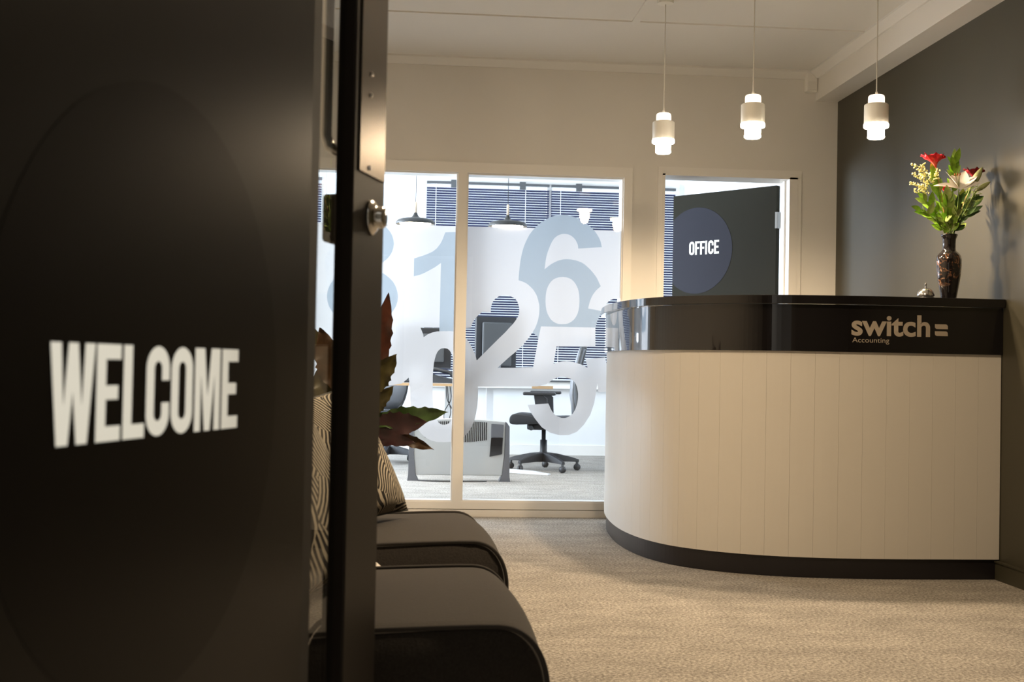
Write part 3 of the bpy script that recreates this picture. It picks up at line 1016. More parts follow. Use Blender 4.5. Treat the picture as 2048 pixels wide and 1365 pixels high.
def fasc_y(x):
    for i in range(150, 300):
        if xs[i] <= x <= xs[i + 1]:
            return ys[i] + (ys[i + 1] - ys[i]) * (x - xs[i]) / (xs[i + 1] - xs[i])
    return ys[-2]


def on_fascia(x, z):
    return (x, fasc_y(x) - .0007, z)


# logo: word, small word below it and two rounded bars
bm = text_bm('switch', .1, .0026, lambda x, y: (x, 0, y))
xm0, xm1 = min(v.co.x for v in bm.verts), max(v.co.x for v in bm.verts)
k = (2.226 - 1.884) / (xm1 - xm0)
kz = .068 / .0545
for v in bm.verts:
    v.co = Vector(on_fascia(1.884 + (v.co.x - xm0) * k, 1.042 + v.co.z * kz))
obj('logo_lettering', bm, 'logo_grey', FA)['label'] = 'grey lower-case word switch'
bm = text_bm('Accounting', .03, 0, lambda x, y: (x, 0, y))
xm0, xm1 = min(v.co.x for v in bm.verts), max(v.co.x for v in bm.verts)
k = (2.047 - 1.888) / (xm1 - xm0)
for v in bm.verts:
    v.co = Vector(on_fascia(1.888 + (v.co.x - xm0) * k, 1.010 + v.co.z * 1.0))
obj('logo_lettering', bm, 'logo_grey', FA)['label'] = 'small grey word Accounting'
for z0, flip in ((1.0738, 0), (1.0440, 1)):
    pts = []
    x0, x1, h_, r = 2.247, 2.305, .0205, .010
    for cx, cz, a0, rr in ((x1 - r, h_ - r, 0, r), (x0, h_, 90, 0), (x0 + r, r, 180, r), (x1, 0, 270, 0)):
        for q in range(5 if rr else 1):
            a = R(a0 + 90 * q / 4)
            pts.append((cx + rr * math.cos(a), z0 + cz + rr * math.sin(a)))
    bm = bmesh.new()
    bm.faces.new([bm.verts.new(on_fascia(*p)) for p in pts])
    obj('logo_bar', bm, 'logo_grey', FA)


# ------------------------------------------------------------------ pendants over the counter
def pendant(x, y, label, ztop):
    p = thing('pendant_lamp', label, 'lamp', (x, y, 1.932), group='white pendant lamps over the counter')
    obj('cord', T([(0, 0, .214), (.001, 0, .5), (0, 0, ztop - 1.932)], .0028, 8), 'cord_white', p)
    obj('cord_grip', lathe([(0, .1965), (.006, .1965), (.006, .209), (.003, .215), (0, .215)], 12), 'cord_white', p)
    obj('upper_diffuser', lathe([(0, .196), (.030, .196), (.0345, .192), (.036, .184), (.036, .1565), (0, .1565)], 36), 'glow_upper', p, True)
    bevel_mod(obj('body', lathe([(0, .156), (.048, .156), (.053, .152), (.0535, .146), (.0535, .068), (.050, .068), (.050, .148), (0, .148)], 48), 'pendant_body', p, False), .001).data.shade_smooth()
    obj('lower_flange', lathe([(.049, .0675), (.0545, .065), (.055, .054), (.053, .050), (.037, .047), (.037, .0675)], 36), 'glow_lower', p, True)
    obj('lower_diffuser', lathe([(.037, .0465), (.0365, .016), (.038, .010), (.0375, .005), (.032, .0), (0, 0)], 36), 'glow_lower', p, True)
    obj('canopy', lathe([(0, ztop - 1.932), (.04, ztop - 1.932), (.04, ztop - 1.932 - .018), (0, ztop - 1.932 - .022)], 24), 'pendant_body', p)
    l = bpy.data.lights.new('pendant_bulb', 'SPOT')
    l.energy, l.color, l.shadow_soft_size, l.spot_size, l.spot_blend = 78, WARM, .03, R(172), .45
    lo = bpy.data.objects.new('pendant_bulb', l)
    COL.objects.link(lo)
    lo.location = (x, y, 1.925)
    return p


pendant(1.222, 5.87, 'white pendant lamp hanging lowest in view, furthest left', ZC)
pendant(1.535, 5.41, 'white pendant lamp hanging in the middle of the three', ZC)
pendant(2.075, 5.32, 'white pendant lamp hanging in front of the green wall', ZC)

# motion sensor
s = thing('motion_sensor', 'small white motion sensor high in the corner beside the beam', 'sensor', (2.38, YB, 2.56))
bevel_mod(obj('housing', B(-.036, .036, -.045, 0, 0, .118), 'trim_white', s), .008, 3)
obj('lens', B(-.026, .026, -.049, -.0452, .012, .060), 'wall_white', s)

# ------------------------------------------------------------------ service bell
bl = thing('service_bell', 'small domed chrome service bell beside the vase', 'bell', (2.262, 5.20, 1.2075))
obj('base', lathe([(0, 0), (.040, 0), (.041, .004), (.038, .009), (.030, .012), (0, .012)], 36), 'dark_grey', bl, True)
obj('dome', lathe([(.036, .014), (.038, .016), (.037, .022), (.033, .034), (.025, .044), (.014, .050), (0, .052)], 40), 'chrome', bl, True)
obj('button', lathe([(0, .052), (.0045, .052), (.003, .056), (.003, .063), (.005, .066), (.004, .071), (0, .073)], 16), 'chrome', bl, True)

# ------------------------------------------------------------------ vase and flowers
VX, VY, VZ = 2.366, 5.20, 1.2075
vs = thing('vase', 'tall black glazed vase with painted figures holding the bouquet', 'vase', (VX, VY, VZ))
prof = [(0, 0), (.033, 0), (.034, .006), (.036, .02), (.043, .06), (.050, .10), (.0535, .145), (.0535, .17), (.050, .187), (.040, .200), (.031, .207), (.0285, .215), (.028, .24), (.029, .258), (.034, .270), (.037, .276), (.034, .279), (.027, .272), (.024, .25), (.024, .21), (0, .19)]
prof = [(a, b * 1.04) for a, b in prof]
obj('body', lathe(prof, 48), 'vase_black', vs, True)


def leaf_bm(length, width, curl=.15, fold=.12, bm=None, base=Vector((0, 0, 0)), d=Vector((0, 0, 1)), nrm=Vector((0, -1, 0)), ruffle=0, nseg=6, pw=.8, jag=0):
    """leaf blade from base along d, facing nrm, bending towards nrm, with a folded midrib"""
    bm = bm or bmesh.new()
    d = d.normalized()
    nrm = (nrm - d * nrm.dot(d)).normalized()
    side = d.cross(nrm)
    rows = []
    for i in range(nseg + 1):
        t = i / nseg
        wv = width / 2 * (math.sin(PI * t ** pw) ** .85 if 0 < t < 1 else .02)
        if 0 < i < nseg:
            wv *= 1 + jag * ((i * .37) % 1 - .4) + (jag * .6 if i % 3 == 1 else -jag * .3)
        ce = base + d * (length * t) - nrm * (curl * length * t * t)
        r_ = ruffle * math.sin(t * 17) * width
        rows.append([bm.verts.new(ce - side * wv * (1 + .0) + nrm * (fold * wv + r_)), bm.verts.new(ce - side * wv * .5 + nrm * fold * wv * .35), bm.verts.new(ce), bm.verts.new(ce + side * wv * .5 + nrm * fold * wv * .35), bm.verts.new(ce + side * wv + nrm * (fold * wv - r_))])
    for a, b in zip(rows, rows[1:]):
        for k in range(4):
            bm.faces.new((a[k], a[k + 1], b[k + 1], b[k]))
    return bm


def V(*a):
    return Vector(a)


MOUTH = V(0, 0, .255)           # relative to the vase foot
rnd = random.Random(3)


def stem_path(tip, lean=.35):
    tip = V(*tip)
    foot = V(tip.x * .06, tip.y * .06, .215)
    mid = V(tip.x * .16, tip.y * .16, .29)
    m2 = mid.lerp(tip, .5) + V(0, 0, .02)
    return catmull([foot, mid, m2, tip], 5)


def flower_root(name, label, cat='flower', group=None):
    return thing(name, label, cat, (VX, VY, VZ), group=group)


def px(x, y):
    """offsets in the vase's own frame: x to the right in metres / z above the foot, from photo measure"""
    return x, y


# image scale at the vase: one photo pixel is about 2.2 mm
def P(ix, iy, dy=0.0):
    return ((ix - 1899) * .00222, dy, (594 - iy) * .00222 + .004)


def cockscomb(tip, size, label, m, squash=1, tilt=(0, 0)):
    f = flower_root('cockscomb_flower', label)
    tipv = V(*tip)
    path = stem_path(tip)
    obj('stem', T(path, .0028, 8), 'stem_brown', f, True)
    # ruffled fan: funnel below, folded crest above
    bm = bmesh.new()
    rings = []
    N = 40
    prof_ = [(.08, 0), (.16, .25), (.34, .5), (.62, .75), (.92, .95), (1.0, 1.06), (.82, 1.04), (.55, .92), (.25, .84)]
    for i, (r_, z_) in enumerate(prof_):
        ring_ = []
        for k in range(N):
            a = 2 * PI * k / N
            ruf = 1 + (.16 * math.sin(5 * a + 1) + .10 * math.sin(9 * a) + .06 * math.sin(15 * a + 2)) * (r_ if i > 2 else .1)
            zz = z_ + (.13 * math.sin(6 * a + i) + .09 * math.sin(11 * a)) * r_ * (1 if i > 3 else .2)
            ring_.append(bm.verts.new((r_ * ruf * size * math.cos(a) + tilt[0] * z_ * size, r_ * ruf * size * .75 * math.sin(a), zz * size * squash)))
        rings.append(ring_)
    for a, b in zip(rings, rings[1:]):
        for k in range(N):
            bm.faces.new((a[k], a[(k + 1) % N], b[(k + 1) % N], b[k]))
    bm.faces.new(list(reversed(rings[0])))
    bm.faces.new(rings[-1])
    for v in bm.verts:
        v.co += tipv
    o = obj('flower_head', bm, m[0], f, True)
    o.data.materials.append(MATS[m[1]])
    for p in o.data.polygons:
        if (p.center.z - tipv.z) / (size * squash) < .62:
            p.material_index = 1
    return f


cockscomb(P(1868, 334, -.01), .050, 'bright red cockscomb flower high on the left of the bouquet', ('petal_red', 'petal_coral'), 1.0, (-.25, 0))
f2 = cockscomb(P(1953, 354, .02), .044, 'dark red cockscomb flower behind the lily bud on the right', ('petal_dark_red', 'petal_dark_red'), 1.0)
cockscomb(P(1893, 382, .02), .022, 'small red cockscomb flower mostly hidden behind the white lily', ('petal_red', 'petal_red'), 1.2)

# white lily, seen from the side
LY = flower_root('lily_flower', 'open white lily with orange anthers in the middle of the bouquet')
c0 = V(*P(1907, 377, -.05))
obj('stem', T(catmull([V(.002, -.004, .21), V(.006, -.008, .29), V(.022, -.02, .36), V(.026, -.03, .43), c0 + V(0, 0, -.004)], 5), .0026, 8), 'stem_green', LY, True)


def petal(dirx, diry, lift, L, wd, curl):
    d = V(dirx, diry, lift).normalized()
    nrm = V(-dirx * lift, -diry * lift - .9, dirx * dirx + diry * diry)
    return leaf_bm(L, wd, curl=curl, fold=.10, base=c0, d=d, nrm=nrm, nseg=9, pw=.75)


for a in ((-1, -.15, 1.25, .098, .066, .06), (-1, -.30, .42, .108, .044, .42), (-.12, .7, 1.0, .085, .066, .05), (.50, .25, 1.1, .096, .066, .08), (1, -.10, .95, .100, .058, .20), (.8, -.45, .50, .090, .050, .34)):
    o = obj('petal', petal(*a), 'petal_white', LY, True)
for k in range(6):
    a = k * PI / 3
    tip = c0 + V(.012 * math.cos(a) - .006, .012 * math.sin(a), .062)
    st = obj('stamen', T([c0 + V(0, 0, .004), c0.lerp(tip, .5), tip], .0009, 5), 'bud_green', LY)
    obj('anther', T([tip + V(-.002, 0, -.007), tip, tip + V(.001, 0, .007)], [.001, .0024, .001], 6), 'anther', st, True)


def bud(base, tip, rad, label):
    f = flower_root('lily_bud', label)
    b, t = V(*base), V(*tip)
    obj('stem', T(catmull([V(b.x * .08, b.y * .1, .215), V(b.x * .2, b.y * .2, .30), b.lerp(V(b.x * .2, 0, .30), .4), b], 5), .0022, 7), 'stem_green', f, True)
    obj('bud', T([b.lerp(t, k / 8) for k in range(9)], [rad * q for q in (.25, .62, .85, .98, 1, .92, .75, .48, .12)], 10), 'bud_green', f, True)


bud(P(1936, 372, -.03), P(1958, 332, -.035), .016, 'plump green white lily bud in front of the dark red flower')
bud(P(1948, 379, -.02), P(1976, 360, -.03), .011, 'slim green lily bud pointing right at the bouquet edge')

# goldenrod
GR = flower_root('goldenrod_sprig', 'pale yellow feathery goldenrod sprig on the left of the bouquet')
obj('stem', T(stem_path(P(1846, 345, -.01)), .0018, 6), 'stem_green', GR, True)
bm = bmesh.new()
bs = bmesh.new()
for (ax, ay, bx, by) in ((1850, 360, 1822, 329), (1852, 372, 1821, 348), (1854, 380, 1823, 366), (1850, 355, 1836, 330), (1858, 378, 1842, 346), (1862, 372, 1856, 342), (1858, 394, 1824, 381), (1864, 366, 1868, 340), (1856, 385, 1834, 372)):
    A, Bp = V(*P(ax, ay, rnd.uniform(-.03, .02))), V(*P(bx, by, rnd.uniform(-.04, .03)))
    tube(bs, [A, A.lerp(Bp, .5) + V(0, 0, .006), Bp], .0008, 4)
    for q in range(34):
        t = .2 + .8 * q / 33
        c = A.lerp(Bp, t) + V(0, 0, .024 * t * (1 - t)) + V(rnd.uniform(-.011, .011), rnd.uniform(-.010, .010), rnd.uniform(-.009, .009))
        bmesh.ops.create_icosphere(bm, subdivisions=1, radius=rnd.uniform(.0026, .0046), matrix=Matrix.Translation(c))
obj('branchlets', bs, 'stem_green', GR)
obj('florets', bm, 'goldenrod', GR)['kind'] = 'stuff'

# leafy branches
def branch(tip, label, m, n, L, wd, start=.45, fan=.9, spread=.02):
    n, L, wd = int(n * 1.5), L * 1.12, wd * 1.3
    f = flower_root('leafy_branch', label, 'foliage', 'leafy green branches in the bouquet')
    path = stem_path(tip)
    obj('stem', T(path, .0019, 6), 'stem_green', f, True)
    N = len(path) - 1
    for i in range(n):
        t = start + (1 - start) * i / (n - 1) if n > 1 else 1
        k = min(N - 1, int(t * N))
        p = path[k].lerp(path[k + 1], t * N - k)
        d = (path[k + 1] - path[k]).normalized()
        a = i * 2.4 + rnd.uniform(-.3, .3)
        side = V(math.cos(a), .6 * math.sin(a), 0)
        if i == n - 1:
            dd = d
        else:
            dd = (d * (1 - fan * .45) + side * fan).normalized()
        s_ = rnd.uniform(.8, 1.1)
        obj('leaf', leaf_bm(L * s_, wd * s_, curl=rnd.uniform(.02, .25), fold=.2, base=p, d=dd, nrm=V(rnd.uniform(-.4, .4), -1, .5), nseg=6), m if rnd.random() < .75 else 'leaf_pale', f, True)


branch(P(1912, 318, .02), 'leafy green branch standing tallest in the bouquet', 'leaf_green', 8, .062, .022, .68, .42)
branch(P(1868, 352, 0), 'leafy green branch rising under the bright red cockscomb', 'leaf_green', 7, .06, .022, .5, .35)
branch(P(1842, 400, -.03), 'leafy green branch leaning out left under the goldenrod', 'leaf_green', 8, .052, .022, .35, .6)
branch(P(1833, 424, -.05), 'bright green leafy branch lowest on the left of the bouquet', 'leaf_green', 8, .056, .026, .35, .7)
branch(P(1885, 402, -.05), 'bright green leafy branch in front of the red flower stem', 'leaf_green', 7, .06, .026, .4, .4)
branch(P(1900, 425, -.06), 'short green leafy branch low in the middle of the bouquet', 'leaf_green', 6, .05, .024, .4, .55)
branch(P(1925, 395, .02), 'dark leafy branch behind the white lily stem', 'leaf_dark', 8, .06, .026, .4, .5)
branch(P(1952, 398, .03), 'dark leafy branch spreading widest to the right of the bouquet', 'leaf_dark', 9, .062, .030, .4, .6)
branch(P(1938, 422, -.02), 'narrow dark leafy branch low on the right over the vase mouth', 'leaf_dark', 7, .058, .018, .4, .7)
branch(P(1880, 440, -.03), 'short pale leafy branch hanging over the vase mouth', 'leaf_pale', 6, .042, .02, .4, .7)
# feathery sprig on the right
FS = flower_root('feathery_sprig', 'grey green feathery sprig on the right behind the lily buds', 'foliage')
obj('stem', T(stem_path(P(1958, 372, .0)), .0015, 6), 'stem_green', FS, True)
bm = bmesh.new()
for q in range(26):
    A = V(*P(rnd.uniform(1930, 1950), rnd.uniform(375, 410), rnd.uniform(-.02, .02)))
    Bp = A + V(rnd.uniform(.01, .055), rnd.uniform(-.02, .02), rnd.uniform(-.005, .035))
    tube(bm, [A, A.lerp(Bp, .5) + V(0, 0, .008), Bp], .0009, 4)
    for k in range(5):
        c = A.lerp(Bp, .3 + .16 * k)
        tube(bm, [c, c + V(rnd.uniform(-.004, .008), rnd.uniform(-.006, .006), rnd.uniform(.004, .010))], .0008, 3)
obj('twigs', bm, 'leaf_pale', FS)['kind'] = 'stuff'


# ------------------------------------------------------------------ seats in the waiting area
def profile_pts():
    """outline of the seat in x (front = +x), z"""
    pts = [(-.58, .06), (-.58, .36), (-.57, .395), (-.55, .405), (-.20, .418), (-.05, .430), (.08, .4345), (.14, .436)]
    # rounded front
    cx, cz, rx, rz = .172, .318, .090, .118
    for k in range(0, 13):
        a = R(88 - 88 * k / 12)
        pts.append((cx + rx * math.cos(a) ** .9 if math.cos(a) > 0 else cx, cz + rz * math.sin(a) ** .9 if math.sin(a) > 0 else cz))
    pts += [(.264, .16), (.256, .06)]
    return pts


SEATP = profile_pts()


def seat_mesh(wd):
    bm = bmesh.new()
    js = [0, .012, .035, .08, .2, .35, .5, .65, .8, .92, .965, .988, 1]
    rows = []
    cx, cz = -.12, .22
    for j in js:
        e = min(j, 1 - j)
        ins = .010 * max(0, 1 - e / .05) ** 2
        crown = .012 * math.sin(PI * j)
        row = []
        for x, z in SEATP:
            dx, dz = x - cx, z - cz
            L = math.hypot(dx, dz)
            kk = -ins + (crown if z > .25 else crown * .5)
            row.append(bm.verts.new((x + dx / L * kk, (j - .5) * wd, max(.06, z + dz / L * kk) if z > .07 else .06)))
        rows.append(row)
    n = len(SEATP)
    for a, b in zip(rows, rows[1:]):
        for k in range(n):
            bm.faces.new((a[k], a[(k + 1) % n], b[(k + 1) % n], b[k]))
    bm.faces.new(rows[0])
    bm.faces.new(list(reversed(rows[-1])))
    bmesh.ops.recalc_face_normals(bm, faces=bm.faces)
    return bm


def armchair(loc, rz, label):
    wd = .63
    c = thing('lounge_chair', label, 'chair', loc, rz, group='low upholstered chairs by the entrance door')
    obj('seat', seat_mesh(wd), 'fabric', c, True)
    for sy in (-1, 1):
        y = sy * (wd / 2 - .002)
        obj('piping', T([(x, y, z) for x, z in SEATP[1:]], .0048, 8), 'fabric_piping', c, True)
    # backrest: rounded slab leaning back
    bm = bmesh.new()
    outl = [(-.38, .40), (-.42, .62), (-.455, .74), (-.48, .765), (-.52, .765), (-.545, .74), (-.57, .60), (-.578, .40)]
    outl = [(q.x, q.y) for q in catmull([Vector((x, z)) for x, z in outl], 4)]
    prism(bm, outl, -wd / 2 + .01, wd / 2 - .01)
    bevel_mod(obj('backrest', bm, 'fabric', c, True), .02, 3)
    for x in (-.52, .22):
        for y in (-.25, .25):
            obj('leg', lathe([(0, 0), (.016, 0), (.022, .062), (0, .062)], 16, (x, y, 0)), 'black_plastic', c)
    return c


armchair((-.018, 2.385, 0), R(1), 'dark grey low lounge chair nearest the camera beside the entrance door')
armchair((-.012, 3.375, 0), R(2), 'dark grey low lounge chair further back, nearer the glazed partition')


def cushion(loc, rot, label, size=.40, th=.14):
    bm = bmesh.new()
    N = 22
    top, bot = {}, {}
    for i in range(N + 1):
        for j in range(N + 1):
            u, v = -1 + 2 * i / N, -1 + 2 * j / N
            e = (1 - u * u) * (1 - v * v)
            h_ = th / 2 * (max(e, 0) ** .38) + .002
            pin = 1 - .07 * (1 - max(abs(u), abs(v)) ** 2) * 0 - .06 * (abs(u) * (1 - v * v) * 0)
            sx = u * (1 - .09 * (1 - v * v) * abs(u) ** 3)
            sy = v * (1 - .09 * (1 - u * u) * abs(v) ** 3)
            wr = .003 * math.sin(9 * u + 5 * v) * e
            top[i, j] = bm.verts.new((sx * size / 2, sy * size / 2, h_ + wr))
            bot[i, j] = bm.verts.new((sx * size / 2, sy * size / 2, -h_ + wr)) if 0 < i < N and 0 < j < N else top[i, j]
            if i in (0, N) or j in (0, N):
                top[i, j].co.z = 0
    for i in range(N):
        for j in range(N):
            bm.faces.new((top[i, j], top[i + 1, j], top[i + 1, j + 1], top[i, j + 1]))
            try:
                bm.faces.new((bot[i, j], bot[i, j + 1], bot[i + 1, j + 1], bot[i + 1, j]))
            except ValueError:
                pass
    o = obj('cushion', bm, 'zebra', None, True, loc)
    o.rotation_euler = rot
    tag(o, label, 'cushion', 'black and cream patterned cushions on the chairs')
    per = []
    for (a, b) in ((-1, -1), (1, -1), (1, 1), (-1, 1)):
        pass
    loop = []
    for k in range(40):
        i, s_ = k // 10, -1 + 2 * (k % 10) / 10
        u, v = ((s_, -1), (1, s_), (-s_, 1), (-1, -s_))[i]
        loop.append((u * size / 2 * (1 - .09 * (1 - v * v)), v * size / 2 * (1 - .09 * (1 - u * u)), 0))
    loop.append(loop[0])
    obj('piping', T(loop, .003, 6), 'bead_black', o, True)
    return o


cushion((-.225, 2.38, .618), (R(6), R(66), R(-14)), 'black and cream wavy striped cushion on the nearer chair, seen through the glass strip')
cushion((-.185, 3.36, .618), (R(14), R(62), R(-20)), 'black and cream striped cushion on the further chair beside the partition')

tb = thing('side_table', 'small round cream side table between the two dark chairs', 'table', (-.20, 2.878, 0))
obj('table_top', lathe([(0, .385), (.142, .385), (.15, .392), (.15, .403), (.143, .409), (0, .409)], 48), 'table_white', tb, True)
obj('column', lathe([(0, .012), (.016, .012), (.016, .3848), (0, .3848)], 20), 'trim_white', tb)
obj('base', lathe([(0, .0005), (.11, .0005), (.11, .008), (.02, .014), (0, .014)], 36), 'trim_white', tb)

# ------------------------------------------------------------------ croton plant behind the chairs
PX, PY = -.215, 4.4
pl = thing('potted_plant', 'potted croton with jagged red, olive and green leaves behind the chairs', 'plant', (PX, PY, 0))
pot = obj('pot', lathe([(0, .0), (.11, .0), (.125, .02), (.155, .30), (.16, .32), (.15, .32), (.146, .30), (0, .29)], 40), 'pot_grey', pl, True)
obj('soil', lathe([(0, .300), (.13, .296), (.1462, .29), (0, .2899)], 24), 'soil', pot)
for a in ((0, 0, .88), (.03, .02, .7), (-.04, -.01, .78)):
    obj('stem', T(catmull([(a[0] * .3, a[1] * .3, .29), (a[0] * .8, a[1], .5), (a[0], a[1], a[2])], 6), [.007] * 12 + [.004], 8), 'stem_brown', pl, True)


def croton(bx, bz, tx, tz, by, ty, wd, m, label=None, ruf=.12, curl=.05):
    b_, t_ = V(bx - PX, by, bz), V(tx - PX, ty, tz)
    d = t_ - b_
    bm = leaf_bm(d.length, wd, curl=curl, fold=.25, base=b_, d=d, nrm=V(.1, -1, .35), ruffle=ruf, nseg=22, pw=.9, jag=.12)
    obj('leaf', bm, m, pl, True)
    obj('petiole', T([b_, b_.lerp(V(0, 0, b_.z - .05), .5), V(0, 0, b_.z - .07)], .0025, 6), 'stem_green', pl)


croton(-.120, .80, -.070, 1.130, 0, -.05, .075, 'croton_red', curl=.02)
croton(-.150, .76, -.040, .912, 0, -.06, .085, 'croton_olive')
croton(-.15, .68, -.048, .800, 0, -.05, .060, 'croton_olive')
croton(-.15, .670, .156, .700, 0, -.06, .075, 'croton_green', ruf=.10, curl=-.14)
croton(-.15, .640, .070, .680, 0, -.10, .095, 'croton_burgundy', ruf=.05)
croton(-.15, .655, .098, .585, 0, -.08, .055, 'croton_brown', ruf=.14)
croton(-.17, .62, .03, .610, 0, -.13, .06, 'croton_burgundy')
croton(-.25, .78, -.305, 1.00, 0, -.05, .10, 'croton_brown')
croton(-.22, .80, -.20, 1.08, 0, .08, .09, 'croton_red')
croton(-.26, .70, -.30, .88, 0, -.02, .13, 'croton_olive')
croton(-.27, .68, -.42, .80, 0, .0, .09, 'croton_brown')
croton(-.27, .60, -.40, .56, 0, -.06, .09, 'croton_brown')
croton(-.26, .66, -.36, .68, 0, -.12, .12, 'croton_brown')
croton(-.24, .58, -.30, .52, 0, -.10, .12, 'croton_olive')
croton(-.20, .60, -.16, .50, 0, -.14, .09, 'croton_brown')
croton(-.24, .84, -.40, 1.03, 0, .05, .08, 'croton_olive')
croton(-.20, .70, -.20, .90, 0, -.12, .12, 'croton_brown')

# ------------------------------------------------------------------ the office
def dome(x, y, label):
    p = thing('dome_pendant', label, 'lamp', (x, y, 1.945), group='black dome pendants in the office')
    obj('shade', lathe([(.146, 0), (.150, .003), (.148, .016), (.135, .032), (.11, .041), (.06, .046), (.030, .055), (.018, .072), (.012, .088), (.010, .09), (0, .09), (0, .084), (.024, .046), (.105, .033), (.13, .024), (.142, .010), (.146, 0)], 48), 'dome_black', p, True)
    obj('neck', lathe([(0, .0905), (.010, .0905), (.010, .165), (.006, .172), (0, .172)], 16), 'wood_neck', p, True)
    obj('cord', T([(0, 0, .172), (0, 0, OZC - 1.945)], .0025, 6), 'cable_black', p)
    obj('diffuser', lathe([(0, .003), (.118, .003), (.118, .010), (0, .010)], 32), 'glow_office', p)


dome(.040, 9.3, 'black dome pendant in the office seen through the left pane')
dome(.742, 9.3, 'black dome pendant in the office seen through the middle of the right pane')


def desk(x0, x1, y0, y1, z, label, legs, edge='birch', feet=True):
    d = thing('desk', label, 'desk', (x0, y0, 0))
    L, W_ = x1 - x0, y1 - y0
    obj('desk_top', B(0, L, .003, W_, z - .022, z), 'desk_white', d)
    obj('edge_strip', B(0, L, 0, .003, z - .022, z), edge, d)
    for lx in legs:
        lg = obj('leg', B(lx - .032, lx + .032, W_ * .45, W_ * .45 + .05, .03, z - .022), 'desk_white', d)
        bm = bmesh.new()
        prism(bm, [(0, 0), (0, .012), (W_ / 2, .034), (W_, .012), (W_, 0)], -.035, .035)
        for v in bm.verts:
            v.co = V(lx + v.co.y, v.co.x - .0 + (W_ * .47 - W_ / 2), v.co.z + .001)
        obj('foot', bm, 'desk_white', lg)
    return d


desk(-.75, .50, 9.85, 10.55, .735, 'white desk with birch edge behind the left pane', (.15, 1.1))
dB = desk(.55, 1.30, 10.85, 11.6, .712, 'white desk behind the office chair, under the monitor', (.21,), 'desk_white')
o = obj('edge_strip', B(.56, .75, -.002, -.0001, .688, .714), 'birch', dB)
# curved floor foot towards the viewer
bm = bmesh.new()
prism(bm, [(0, .001), (.62, .001), (.62, .008), (.45, .026), (.2, .030), (0, .024)], -.03, .03)
o = obj('long_foot', bm, 'desk_white', dB)
o.location = (.10, -.56, 0)
o.rotation_euler = (0, 0, R(-32))


def monitor(x, y, z, rz, w_, h_, label, stand=True):
    m = thing('monitor', label, 'monitor', (x, y, z), rz)
    o = obj('casing', B(-w_ / 2, w_ / 2, -.02, .02, .12, .12 + h_), 'black_plastic', m)
    bevel_mod(o, .008)
    obj('screen', B(-w_ / 2 + .015, w_ / 2 - .015, .0201, .0215, .135, .105 + h_), 'screen_black', m)
    bevel_mod(obj('back_cover', B(-w_ * .36, w_ * .36, -.048, -.0201, .17, .07 + h_), 'dark_grey', m), .014)
    obj('neck', B(-.03, .03, -.062, -.0482, .012, .30), 'mid_grey', m)
    bevel_mod(obj('stand_base', B(-.12, .12, -.12, .06, 0, .012), 'black_plastic', m), .004)


monitor(.80, 11.15, .7125, R(18), .40, .50, 'dark computer monitor seen from behind, beside the big 2')
monitor(.14, 10.37, .7355, R(8), .46, .34, 'dark computer monitor seen from behind through the 0 digit')
kb = thing('keyboard', 'black keyboard lying on the birch edged desk', 'keyboard', (-.06, 10.02, .736), R(4))
obj('base', B(-.14, .14, -.06, .06, 0, .014), 'black_plastic', kb)
bm = bmesh.new()
for i in range(12):
    for j in range(4):
        box(bm, -.132 + i * .0222, -.114 + i * .0222, -.05 + j * .026, -.03 + j * .026, .0142, .02)
k_ = obj('keys', bm, 'dark_grey', kb)
k_['kind'] = 'stuff'
ph = thing('desk_phone', 'black desk phone with curved handset near the front of the birch edged desk', 'phone', (.29, 10.03, .736), R(-10))
bm = bmesh.new()
prism(bm, [(-.09, 0), (.09, 0), (.09, .03), (-.09, .07)], -.08, .08)
obj('body', bm, 'black_plastic', ph)
bm = T(catmull([(-.10, 0, .090), (-.07, 0, .112), (0, 0, .098), (.06, 0, .085), (.09, 0, .052)], 5), .016, 10)
obj('handset', bm, 'black_plastic', ph, True)
bx = thing('desk_speaker', 'small black speaker standing at the window end of the white desk', 'speaker', (1.02, 11.35, .7125))
bevel_mod(obj('body', B(-.04, .04, -.04, .04, 0, .05), 'black_plastic', bx), .01)
obj('grille', B(-.03, .03, -.0415, -.0402, .008, .042), 'dark_grey', bx)
cb = thing('desk_cables', 'bunch of thin black cables hanging under the birch edged desk', 'cable', (.335, 10.1, 0))
for i, a in enumerate(((0, .03), (.02, -.02), (-.01, .05))):
    obj('cable', T(catmull([(a[0] + .0, 0, .712), (a[0] + .01, .01, .60), (a[1], 0, .50), (a[1] + .02 * (i - 1), 0, .38), (.03 * (i - 1), .02, .012)], 6), .0035, 6), 'cable_black', cb, True)


# office chair
def caster(x, y, parent, a):
    w_ = obj('caster', lathe([(0, -.022), (.022, -.022), (.028, -.012), (.028, -.004), (.018, -.003), (.018, .003), (.028, .004), (.028, .012), (.022, .022), (0, .022)], 20), 'black_plastic', parent, True)
    w_.rotation_euler = (R(90), 0, a)
    w_.location = (x, y, .029)
    obj('fork', lathe([(0, .0), (.012, .0), (.012, .042), (0, .042)], 10), 'dark_grey', parent).location = (x, y, .045)


